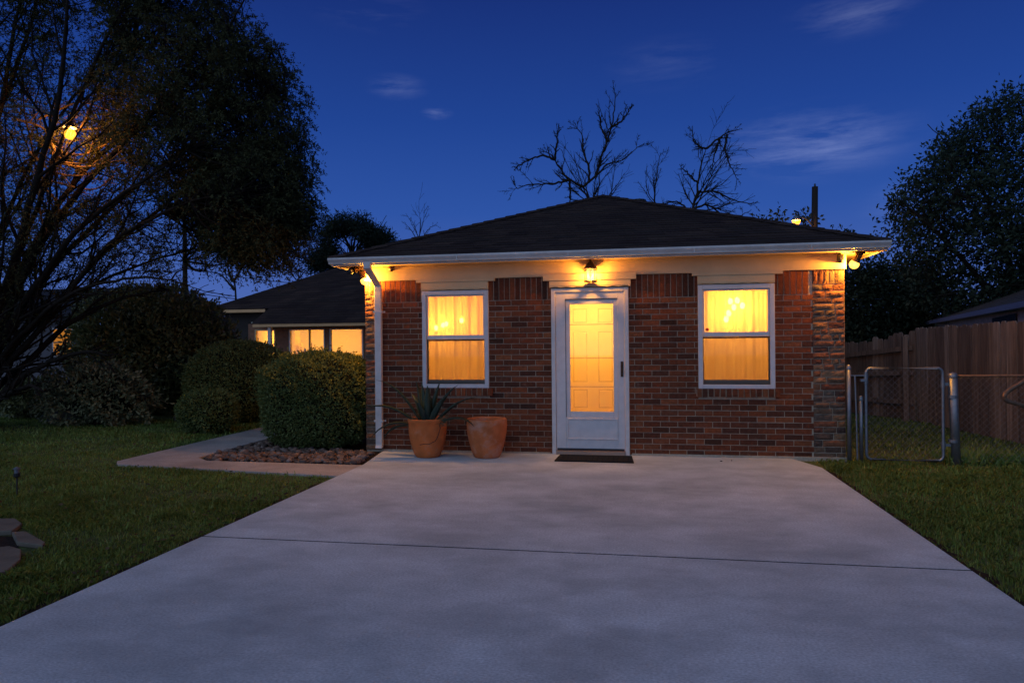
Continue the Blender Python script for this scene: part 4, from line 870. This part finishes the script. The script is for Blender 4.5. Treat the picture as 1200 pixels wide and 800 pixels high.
for i in range(2):
    m = MB(); m.tube([(p3-.03, GY, .25+.55*i), (p3-.03, GY, .285+.55*i)], .058, 14); m.build('band', m_galv, cf)
bp = [P(1262, 405, 8.35), P(1215, 437, 8.3), P(1196, 449, 8.3), P(1182, 457.5, 8.3), P(1177, 464, 8.3), P(1180, 469.5, 8.3), P(1192, 473, 8.3), P(1215, 480, 8.3), P(1262, 494, 8.35)]
m = MB(); m.tube(interp(bp, 40), .026, 10); e_ = P(1262, 405, 8.35); m.tube([e_, (e_[0]+.12, e_[1]+.1, -.03)], .026, 10); tag(m.build('bent_pipe', m_rust, org=(e_[0]+.12, e_[1]+.1, -.03), smooth=True), 'dark bent metal pipe jutting in before the rusty fence rail', 'pipe')

# ================================================================== TREES
def leaf_clumps(centers, per, rad, droop=.3, up_=0.):
    n = len(centers); C = np.repeat(centers, per, axis=0); off = rng.normal(size=(n*per, 3))*rad; C = C+off*(1, 1, .8); D = off/rad*.5+rng.normal(size=C.shape)*.6+(0, 0, up_-droop)
    return C, D
# big cedar-like tree at the left
big = thing('cedar_tree', 'huge dark evergreen tree leaning in from the left with fanning branches', 'tree', tuple(onZ(-42, 503, -.03)))
base = ORG[big]; D0 = 13.2
limbs = [
 [(-42, 503, 13.3), (-20, 470, 13.2), (20, 420, 13.0), (70, 365, 12.6), (130, 295, 12.2), (180, 262, 12.0), (235, 240, 11.8), (290, 232, 11.6)],
 [(-42, 490, 13.3), (-5, 430, 13.4), (40, 372, 13.6), (95, 338, 13.9), (150, 312, 14.2), (215, 290, 14.4), (262, 290, 14.6)],
 [(-42, 480, 13.2), (-15, 400, 13.0), (20, 300, 12.7), (60, 190, 12.2), (105, 80, 11.8), (150, -10, 11.6), (190, -110, 11.5)],
 [(-46, 470, 13.4), (-40, 330, 13.6), (-15, 190, 13.8), (30, 70, 14.0), (60, -30, 14.2), (80, -130, 14.3)],
 [(-40, 470, 13.1), (0, 370, 12.9), (50, 270, 12.7), (110, 190, 12.5), (175, 120, 12.2), (240, 55, 12.0), (280, -10, 11.9)],
 [(-40, 480, 13.5), (10, 395, 13.9), (60, 320, 14.3), (130, 245, 14.7), (210, 180, 15.0), (280, 130, 15.2), (325, 112, 15.3)],
 [(-40, 495, 13.2), (10, 452, 13.0), (50, 425, 12.7), (90, 412, 12.4), (118, 414, 12.2)],
 [(-42, 500, 13.0), (0, 470, 12.6), (35, 455, 12.3), (60, 462, 12.1)],
 [(-46, 460, 13.2), (-60, 300, 13.2), (-50, 120, 13.0), (-20, -40, 12.8), (0, -140, 12.8)],
 [(-42, 470, 13.3), (10, 345, 13.3), (80, 225, 13.3), (160, 150, 13.3), (230, 100, 13.3), (300, 60, 13.3)],
 [(-42, 485, 13.2), (10, 405, 12.7), (75, 345, 12.1), (150, 320, 11.7), (205, 322, 11.5)],
 [(-44, 470, 13.4), (-20, 350, 13.9), (15, 240, 14.3), (70, 140, 14.6), (140, 60, 14.8), (200, -20, 15.)],
 [(-44, 488, 13.3), (0, 428, 13.7), (60, 362, 14.1), (120, 300, 14.4), (190, 240, 14.6), (250, 190, 14.8), (300, 170, 14.9)],
 [(-44, 480, 13.2), (-10, 410, 12.8), (40, 330, 12.3), (100, 262, 11.9), (165, 220, 11.6), (225, 180, 11.4)],
 [(-44, 490, 13.2), (20, 428, 13.4), (85, 370, 13.5), (140, 345, 13.6), (195, 335, 13.7)],
 [(-48, 450, 13.2), (-30, 260, 12.9), (0, 120, 12.6), (20, 0, 12.4), (30, -100, 12.3)],
 [(-42, 478, 13.2), (0, 360, 12.5), (40, 230, 12.0), (70, 110, 11.6), (80, 10, 11.4), (85, -100, 11.3)],
]
paths = []; nodes = []
for k, l in enumerate(limbs):
    q = interp([P(*p) for p in l], 30); q[0] = base+(q[0]-base)*.5; q += np.cumsum(rng.normal(size=q.shape)*.012, axis=0); r0 = random.uniform(.05, .085); out = []
    sprout(q, r0, .012, 2, out, 16, .24, .12, .65, .10, .12, .0055)
    paths += out
    for p, r in out:
        if r[0] > .012: nodes.append(p[::2])
tk = interp([base+(0, 0, -.05), base+(-.05, 0, .5), base+(.05, 0, 1.1)], 8); paths.append((tk, np.linspace(.32, .22, 8)))
nodes = np.concatenate(nodes)
crown = [(262, -10), (300, 30), (328, 55), (343, 95), (351, 150), (346, 205), (364, 232), (356, 262), (338, 282), (328, 300), (316, 296), (300, 282), (284, 300), (268, 286), (246, 268), (214, 238), (172, 232), (140, 200), (148, 150), (126, 110), (148, 60), (130, 10), (150, -130), (255, -140)]
C1, X_, Y_ = crown_points(crown, 12.9, 2.1, 1050)
left_ = [(-60, -140), (150, -140), (140, 60), (130, 130), (150, 230), (220, 262), (250, 300), (200, 330), (120, 300), (60, 350), (0, 420), (-80, 400)]
lowr = [(230, 190), (350, 150), (362, 240), (358, 268), (340, 300), (322, 322), (300, 306), (282, 316), (262, 296), (240, 280)]
C1 = np.concatenate([C1, crown_points(lowr, 12.9, 1.3, 330)[0]])
C2, X2, Y2 = crown_points(left_, 13.2, 2.2, 1250)
edge = []
for i in range(len(crown)-10):
    pass
C3 = np.array([P(240+rng.uniform(-40, 100), 250+rng.uniform(0, 70), 12.9+rng.normal()*.6) for _ in range(30)]); 
cc = np.concatenate([C1, C2])
paths += connect(cc, nodes, .010, .10, .0028, 4, .03)
twigs('branch', [p for p in paths], m_bark, big)
def sprays(centers, nsp, nl, L, wd, mat, parent, name):
    """flat drooping sprays: short scale leaves along each spray axis"""
    n = len(centers); A = np.repeat(centers, nsp, 0)+rng.normal(size=(n*nsp, 3))*(.09, .09, .09); d = rng.normal(size=A.shape)*(1, 1, .5)+(.25, -.1, -.55); d /= np.linalg.norm(d, axis=1, keepdims=True)
    s_ = np.cross(d, rng.normal(size=d.shape)); s_ /= np.linalg.norm(s_, axis=1, keepdims=True); ln = rng.uniform(.16, .40, len(A))
    t = rng.random((len(A), nl)); C = A[:, None]+d[:, None]*(t*ln[:, None])[..., None]+np.array([0, 0, -.10])*(t**2)[..., None]+rng.normal(size=(len(A), nl, 3))*.008
    D = d[:, None]*.8+s_[:, None]*np.where(rng.random((len(A), nl)) < .5, 1, -1)[..., None]*.75+rng.normal(size=C.shape)*.25
    C, D = C.reshape(-1, 3), D.reshape(-1, 3); m = len(C)
    return leafset(name, C, D, L*rng.uniform(.6, 1.3, m), wd*rng.uniform(.7, 1.3, m), mat, parent, .1)
sprays(C1, 9, 20, .060, .020, m_cedar, big, 'foliage')
sprays(C2, 7, 15, .055, .018, m_cedar, big, 'foliage')

# street lamp shining through the tree
lampp = P(82, 156, 12.15)
slp = thing('street_lamp', 'glowing orange street lamp on a bracket arm seen through the big left tree', 'street lamp', (P(-40, 150, 13.0)[0], P(-40, 150, 13.0)[1], -.03))
pt = P(-40, 150, 13.0); m = MB(); m.tube([(pt[0], pt[1], -.03), (pt[0], pt[1], pt[2]+.45)], [.09, .065], 10); m.build('pole', m_pole, slp)
m = MB(); m.tube(interp([(pt[0], pt[1], pt[2]+.32), P(25, 124, 12.7), P(60, 134, 12.3), lampp+(0, 0, .16)], 14), .026, 8); m.build('arm', m_galv, slp, smooth=True)
m = MB(); m.lathe(lampp, [(.03, .22), (.06, .20), (.09, .13), (.11, .09)], 14); m.build('hood', m_galv, slp, smooth=True)
m = MB(); m.sphere(lampp-np.array([0, 0, .02]), .095, 16, 10); m.build('bulb', m_street, slp, smooth=True); lamp('sodium_light', lampp, 230, (1., .40, .06), .07)
# bare twigs round the lamp
tw = []
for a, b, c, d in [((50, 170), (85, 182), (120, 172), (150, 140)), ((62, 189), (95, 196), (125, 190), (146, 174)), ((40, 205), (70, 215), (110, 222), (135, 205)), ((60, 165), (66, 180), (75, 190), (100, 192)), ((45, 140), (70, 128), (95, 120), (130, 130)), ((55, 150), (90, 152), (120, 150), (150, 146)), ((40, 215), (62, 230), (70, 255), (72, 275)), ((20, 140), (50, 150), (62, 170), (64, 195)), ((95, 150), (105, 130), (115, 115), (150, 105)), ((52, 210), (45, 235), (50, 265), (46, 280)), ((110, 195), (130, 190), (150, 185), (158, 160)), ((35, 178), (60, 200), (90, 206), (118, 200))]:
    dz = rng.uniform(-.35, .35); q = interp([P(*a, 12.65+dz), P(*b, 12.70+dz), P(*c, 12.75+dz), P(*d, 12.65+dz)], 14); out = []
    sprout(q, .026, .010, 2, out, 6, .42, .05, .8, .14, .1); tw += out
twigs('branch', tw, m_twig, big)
C, D = leaf_clumps(np.array([P(x, y, 12.8) for x, y in [(152, 178), (155, 190), (108, 166), (160, 205), (146, 170), (112, 172), (165, 150), (158, 140)]]), 60, .09, .3); leafset('foliage', C, D, rng.uniform(.05, .10, len(C)), .03, m_oak, big, .1)

# broadleaf tree on the right and the dark growth behind the fence
def crown_tree(name, label, cat, outline, d, dd, nc, per, rad, leaf, mat, trunk_px, trunk_r, limbs_px, group=None, droop=.15, aspect=.5, sprig=0):
    b = P(trunk_px[0], 470, d); b[2] = -.03; t = thing(name, label, cat, tuple(b), group)
    paths = []; nd = []
    for l in limbs_px:
        pts = [b]+[P(px, py, d+z) for px, py, z in l]; q = interp(pts, 22); out = []; sprout(q, trunk_r, trunk_r*.12, 1, out, 8, .28, .15, .7); paths += out
        for p, r in out: nd.append(p[2 if r[0] > .05 else 0:])
    nd = np.concatenate(nd); C, _, _ = crown_points(outline, d, dd, nc)
    if sprig:
        oc = np.array(outline, float); ctr = oc.mean(0); E_ = []
        for _ in range(sprig):
            i_ = rng.integers(len(oc)); u_ = rng.random(); e_ = oc[i_]*(1-u_)+oc[(i_+1) % len(oc)]*u_; v_ = e_-ctr; v_ /= np.hypot(*v_); e_ = e_+v_*rng.uniform(-14, 9); E_.append(P(e_[0], e_[1], d+rng.normal()*dd*.3))
        E_ = np.array(E_)
    paths += connect(C, nd, .012, .1, .004, 4)
    if sprig: paths += connect(E_, C, .012, .12, .006, 3)
    twigs('trunk', paths, m_bark, t)
    C, D = leaf_clumps(C, per, rad, droop)
    if sprig: C2_, D2_ = leaf_clumps(E_, 16, rad*.55, -.2); C = np.concatenate([C, C2_]); D = np.concatenate([D, D2_])
    n = len(C)
    leafset('crown', C, D, leaf*rng.uniform(.65, 1.35, n), leaf*aspect*rng.uniform(.7, 1.3, n), mat, t, .12)
    return t
ro = [(x_+24, y_+14) for x_, y_ in [(1026, 222), (1042, 216), (1046, 196), (1062, 192), (1070, 174), (1082, 186), (1090, 170), (1076, 164), (1098, 156), (1104, 132), (1120, 132), (1124, 112), (1142, 122), (1150, 100), (1166, 104), (1186, 90), (1215, 82), (1300, 100), (1330, 240), (1290, 370), (1200, 372), (1120, 350), (1075, 345), (1058, 325), (1042, 310), (1040, 285), (1030, 262), (1040, 246)]]
crown_tree('broadleaf_tree', 'tall broadleaf tree with ragged crown rising at the right edge', 'tree', ro, 30., 4., 640, 58, .38, .20, m_oak, (1185, 0), .20, [[(1190, 380, 0), (1180, 300, 0), (1150, 220, .5), (1110, 170, 1)], [(1195, 380, .3), (1200, 280, .5), (1210, 190, .8), (1190, 110, 1.)], [(1185, 390, 0), (1150, 330, -.6), (1095, 270, -1), (1055, 235, -1)], [(1195, 390, 0), (1240, 300, 0), (1270, 200, 0)], [(1185, 400, 0), (1130, 360, .8), (1085, 325, 1.2)]], sprig=150)
hd_ = [(985, 318), (1010, 322), (1030, 312), (1050, 306), (1080, 322), (1110, 320), (1122, 360), (1110, 400), (1075, 420), (1040, 425), (1000, 430), (980, 400)]
crown_tree('dark_thicket_tree', 'low dense dark tree filling the space between the house corner and neighbouring roof', 'tree', hd_, 36.5, 2., 330, 60, .42, .25, m_oak, (1040, 0), .12, [[(1040, 420, 0), (1035, 370, 0), (1020, 335, 0)], [(1045, 425, 0), (1065, 380, .4), (1090, 340, .6)], [(1040, 425, 0), (1010, 390, -.4), (998, 350, -.5)]])
gb_ = [(985, 425), (1010, 420), (1040, 428), (1070, 424), (1078, 470), (1050, 492), (990, 492)]
crown_tree('understorey_shrub', 'dark leafy undergrowth shrub seen through the chain link gate', 'shrub', gb_, 16.8, .6, 90, 60, .16, .10, m_shrubd, (1030, 0), .04, [[(1030, 460, 0), (1020, 440, 0)], [(1030, 465, 0), (1055, 440, .2)]])
# pine behind the roof
po = [(388, 264), (402, 257), (428, 258), (446, 270), (458, 278), (460, 290), (440, 292), (424, 280), (404, 268), (390, 276), (386, 290), (396, 298), (390, 312), (368, 316), (366, 304), (380, 290), (382, 274)]
crown_tree('pine_tree', 'round topped pine with open limbs standing beyond the left roof slope', 'tree', po, 36., 1.8, 120, 150, .21, .20, m_pine, (413, 0), .16, [[(412, 330, 0), (412, 300, 0), (404, 278, 0), (394, 266, 0)], [(413, 330, 0), (416, 300, 0), (430, 278, .5), (445, 273, .5)], [(412, 335, 0), (395, 318, 0), (376, 304, 0)], [(413, 330, 0), (425, 303, 0), (450, 286, .5)], [(412, 330, 0), (414, 292, 0), (420, 265, 0)]], aspect=.22)
# leafy tops just behind the roof by the utility pole
small = thing('roadside_tree', 'slim leafy tree whose tips show over the roof around the pole lamp', 'tree', tuple(P(925, 470, 33)*np.array([1, 1, 0])+(0, 0, -.03)))
tips = [(915, 258), (913, 250), (921, 272), (897, 262), (893, 258), (944, 256), (950, 260), (941, 254), (926, 278), (967, 277), (985, 275), (990, 272), (988, 277), (908, 276)]
b = ORG[small]; out = []
for x, y in tips:
    e = P(x, y, 33+rng.normal()*.5); out.append((interp([b, b*.4+e*.6+rng.normal(size=3)*(.3, .3, 0), e], 8), np.linspace(.05, .008, 8)))
twigs('trunk', out, m_bark, small)
C, D = leaf_clumps(np.array([P(x, y, 33) for x, y in tips]), 34, .19, .1); leafset('crown', C, D, rng.uniform(.14, .28, len(C)), .12, m_oak, small, .1)

# bare trees behind the house
def bare(label, d, limbs, r0, n, lf, level=3, upb=.1, cat='tree'):
    b = P(limbs[0][0][0], 470, d); b[2] = -.03; t = thing('bare_tree', label, cat, tuple(b)); out = []
    for i, l in enumerate(limbs):
        q = interp([P(p[0], p[1], d+(p[2] if len(p) > 2 else 0)) for p in l], 20); q[1:] += rng.normal(size=q[1:].shape)*.012
        big_ = l[0][1] > 300; sprout(q, r0 if big_ else r0*.55, r0*.12, level, out, n, lf, upb, .75, .09, .30 if big_ else .1, d*.00019)
    twigs('trunk', out, m_barebark, t); return t
bare('bare winter tree with spreading limbs rising behind the roof peak', 22., [
 [(700, 460), (700, 300), (696, 250), (688, 226), (683, 218)], [(683, 219), (665, 208), (655, 195), (648, 184), (640, 178)], [(683, 219), (700, 205), (712, 192), (727, 189), (748, 172)],
 [(698, 208), (706, 180), (716, 150), (720, 128), (721, 108)], [(668, 210), (650, 215), (625, 216), (602, 222)], [(650, 188), (635, 182), (615, 190), (604, 196)], [(650, 188), (652, 170), (655, 150)], [(690, 214), (690, 195), (684, 180), (682, 160), (676, 150)], [(712, 165), (705, 150), (702, 130)], [(716, 150), (730, 140), (740, 125)], [(668, 212), (668, 230), (668, 250)]], .080, 15, .36, 2, .16)
bare('bare tree with a broken pale limb rising behind the right roof slope', 22.5, [
 [(806, 460), (808, 320), (811, 255), (817, 222), (822, 190), (828, 174)], [(828, 174), (820, 172), (813, 165), (811, 148)], [(828, 174), (840, 164), (852, 156), (866, 152)], [(811, 256), (800, 240), (788, 236), (778, 240)], [(812, 246), (828, 240), (845, 250), (862, 256), (880, 246)], [(852, 158), (850, 175), (856, 195), (864, 210)], [(830, 255), (855, 262), (875, 262)], [(846, 160), (838, 180), (834, 200)], [(818, 215), (808, 205), (798, 195)], [(787, 300), (768, 240), (770, 205), (774, 180)], [(817, 225), (840, 225), (860, 235), (884, 240)]], .072, 15, .34, 2, -.04)
bare('faint leafless tree just above the left roof slope of the brick wing', 40., [[(490, 460), (491, 300), (492, 272), (493, 255)], [(491, 285), (482, 270), (474, 262)], [(491, 285), (503, 268), (512, 264)], [(491, 280), (486, 266), (482, 258)]], .06, 6, .35, 2, .2)
bare('leafless slender tree over the left end of the rear roof', 32., [[(277, 460), (276, 345), (272, 325), (270, 300)], [(275, 340), (262, 325), (252, 318)], [(274, 330), (285, 312), (296, 306)], [(272, 330), (266, 312), (262, 298)]], .06, 6, .32, 2, .2)
bare('small leafless tree beside the round topped pine', 42., [[(352, 460), (350, 330), (347, 318), (345, 312)], [(350, 330), (342, 322), (338, 316)], [(350, 326), (356, 320), (358, 314)]], .05, 5, .35, 2, .2)

# utility poles, street lamp, wires
up_ = P(953, 470, 31.); up_[2] = -.03; zt = P(953, 219, 31.)[2]
t = thing('utility_pole', 'dark utility pole standing up over the right roof slope', 'pole', tuple(up_)); m = MB(); tp = P(955, 219, 31.); m.tube([up_, (tp[0], tp[1], zt)], [.17, .13], 12); m.build('pole_shaft', m_pole, t, smooth=True)
m = MB(); m.tube([(tp[0], tp[1], zt-.02), (tp[0], tp[1], zt+.14)], [.05, .03], 8); m.build('insulator', m_black, t)
lp = P(933, 259.5, 30.2); t2 = thing('street_lamp', 'glowing orange street lamp on a short arm of the utility pole', 'street lamp', tuple(P(951, 262, 30.9)))
m = MB(); m.tube(interp([P(952, 264, 30.9), P(944, 256, 30.6), lp+(0, 0, .22)], 10), .04, 8); m.build('arm', m_galv, t2, smooth=True)
m = MB(); m.lathe(lp, [(.04, .26), (.10, .22), (.17, .10), (.19, .05)], 14); m.build('hood', m_galv, t2, smooth=True); m = MB(); m.sphere(lp, .17, 16, 10); m.build('bulb', m_street, t2, smooth=True); lamp('sodium_light', lp, 260, (1., .46, .09), .1)
lu = P(218, 470, 30); lu[2] = -.03; lt = P(218, 262, 30); t = thing('utility_pole', 'thin utility pole behind the tall dark shrub under the big left tree', 'pole', tuple(lu)); m = MB(); m.tube([lu, (lu[0], lu[1], lt[2])], [.13, .09], 10); m.build('pole_shaft', m_pole, t)
for (ya, yb, lab) in ((313, 331, 'upper thin power wire sagging right from the pole behind the shrub'), (341, 353, 'lower thin power wire sagging right from the pole behind the shrub')):
    a = P(218, ya, 30); b = P(440, yb, 38); q = [a*(1-u)+b*u+np.array([0, 0, -.35*4*u*(1-u)]) for u in np.linspace(0, 1, 14)]; m = MB(); m.tube(q, .016, 4); tag(m.build('power_wire', m_black, org=tuple(a)), lab, 'wire')

# distant tree belt so that the horizon is closed
far = thing('far_trees', 'far', 'trees', (0, 60, 0)); bpy.data.objects.remove(far)
N = 9000; X = rng.uniform(-90, 90, N); hh = 4.0+1.6*np.sin(X*.21)+1.1*np.sin(X*.53+1)+rng.normal(size=N)*.4; C = np.stack([X, 75+rng.normal(size=N)*3, np.maximum(.2, hh*np.sqrt(rng.random(N)))], 1)
tag(leafset('far_woods', C, rng.normal(size=(N, 3)), rng.uniform(.7, 1.5, N), 1.0, m_oak, None, .1), kind='stuff')

# ================================================================== GRASS
def grass(n, xr, yr, hmin, hmax, wd, polys_out):
    X = rng.uniform(*xr, n); Y = rng.uniform(*yr, n); k = np.ones(n, bool)
    for p in polys_out: k &= ~inpoly(X, Y, p)
    cl_ = np.sin(X*2.1+np.sin(Y*1.7)*1.3)*np.sin(Y*2.6+1.1*np.sin(X*1.1))+.6*np.sin(X*6.1+Y*4.3)*np.sin(Y*7.3-X*3.1)
    eg = np.abs(np.where(X < -1, X-DL, X-DR)); k &= ~((eg < .075+.03*np.sin(Y*9+np.sin(Y*23))+.02*np.sin(Y*31)) & (rng.random(n) < .93)); k &= rng.random(n) < .72+.28*np.clip(cl_, -1, 1); X, Y, cl_ = X[k], Y[k], cl_[k]; n = len(X); h = rng.uniform(hmin, hmax, n)*(1+.25*cl_)
    an = rng.uniform(0, 2*np.pi, n); ln = rng.uniform(.1, .9, n); b = np.stack([X, Y, np.full(n, -.032)], 1); s = np.stack([np.cos(an), np.sin(an), np.zeros(n)], 1)*(wd*rng.uniform(.7, 1.3, n))[:, None]; le = np.stack([-np.sin(an), np.cos(an), np.zeros(n)], 1)
    mid = b+np.stack([np.zeros(n), np.zeros(n), h*.6], 1)+le*(h*ln*.25)[:, None]; tip = b+np.stack([np.zeros(n), np.zeros(n), h*(1-.25*ln)], 1)+le*(h*ln*.9)[:, None]
    return np.stack([b-s, b+s, mid+s*.7, tip, mid-s*.7], 1)
drive_x = [(DL-.008, -9), (DR+.008, -9), (DR+.008, 9.0), (1.97, 9.7), (-3.5, 9.7), (DL-.008, 8.)]
path_x = [(DL+.2, 7.66), (DL+.2, 9.0), (-3.4, 12.5), (-6.0, 12.5), (-6.1, 22), (-7.06, 22), (-7.0, 11.4), (-6.94, 8.3), (-6.74, 8.04)]
house_x = [(WL-.05, WY-.03), (WR+.03, WY-.03), (WR+.03, 19), (WL-.05, 19)]
soil_x = [tuple(onZ(*p, -.03)[:2]) for p in [(-60, 612), (18, 611), (56, 640), (28, 652), (8, 678), (-60, 692)]]
outs = [drive_x, path_x, house_x, soil_x]
parts = [grass(95000, (-8.5, DL), (2.6, 6.4), .025, .060, .0030, outs), grass(34000, (DR, 5.2), (3.6, 6.6), .025, .065, .0030, outs), grass(42000, (-12, DL), (6.4, 9.4), .025, .055, .0045, outs), grass(22000, (DR, 6.2), (6.6, 9.7), .03, .075, .0045, outs), grass(30000, (-15, -6.9), (9.4, 13.2), .03, .06, .007, outs), grass(7000, (WR, 6.5), (9.7, 15.5), .03, .065, .007, outs), grass(7000, (-7, -3.9), (10.4, 14), .03, .06, .007, outs)]
V = np.concatenate(parts).reshape(-1, 3); n = len(V)//5
tag(raw('grass', V, np.arange(5*n).reshape(n, 5), m_grass), kind='stuff')
# weeds along the fence foot and the drive edge
N = 2600; C = np.stack([rng.uniform(2.7, 5.4, N), rng.uniform(9.55, 9.95, N)+rng.normal(size=N)*.1, np.full(N, -.02)], 1); k = C[:, 0] > 3.75; C = C[k]; D = rng.normal(size=C.shape)*.5+(0, 0, 1)
tag(leafset('weeds', C, D, rng.uniform(.06, .22, len(C)), .014, m_grass, None, .2), kind='stuff')
N = 420; C = np.stack([np.where(rng.random(N) < .6, DL-.05-np.abs(rng.normal(size=N))*.25, rng.uniform(-3.4, 2.1, N)), rng.uniform(2.6, 9.4, N), np.full(N, .004)], 1); k = ((C[:, 0] < DL-.03) & (C[:, 1] < 7.5)) | ((C[:, 0] > DL) & (C[:, 1] > 9.2) & (rng.random(N) < .5)); C = C[k]; D = rng.normal(size=C.shape)*(1, 1, .08)+(0, 0, .05)
C[:, 2] = np.where(C[:, 0] < DL-.03, .012, .004)
tag(leafset('fallen_leaves', C, D, rng.uniform(.02, .05, len(C)), rng.uniform(.01, .022, len(C)), m_leafdry, None, .12), kind='stuff')

# taller tufts and broad-leaved weeds scattered through the lawn
K = 420; X = np.where(rng.random(K) < .72, rng.uniform(-9.5, DL-.15, K), rng.uniform(DR+.12, 5.2, K)); Y = rng.uniform(2.8, 9.3, K); ok = np.ones(K, bool)
for p in outs: ok &= ~inpoly(X, Y, p)
X, Y = X[ok], Y[ok]; K = len(X); C = np.repeat(np.stack([X, Y, np.full(K, -.03)], 1), 16, 0)+rng.normal(size=(K*16, 3))*(.022, .022, 0); D = rng.normal(size=C.shape)*.55+(0, 0, .9)
tag(leafset('lawn_tufts', C, D, rng.uniform(.035, .095, len(C)), rng.uniform(.004, .012, len(C)), m_grass, None, .2), kind='stuff')
N = 260; X = rng.uniform(-9, DL-.1, N); Y = rng.uniform(3, 11.5, N); ok = np.ones(N, bool)
for p in outs: ok &= ~inpoly(X, Y, p)
C = np.stack([X, Y, np.full(N, .012)], 1)[ok]; tag(leafset('lawn_leaves', C, rng.normal(size=C.shape)*(1, 1, .15), rng.uniform(.03, .06, len(C)), rng.uniform(.015, .03, len(C)), m_leafdry, None, .15), kind='stuff')
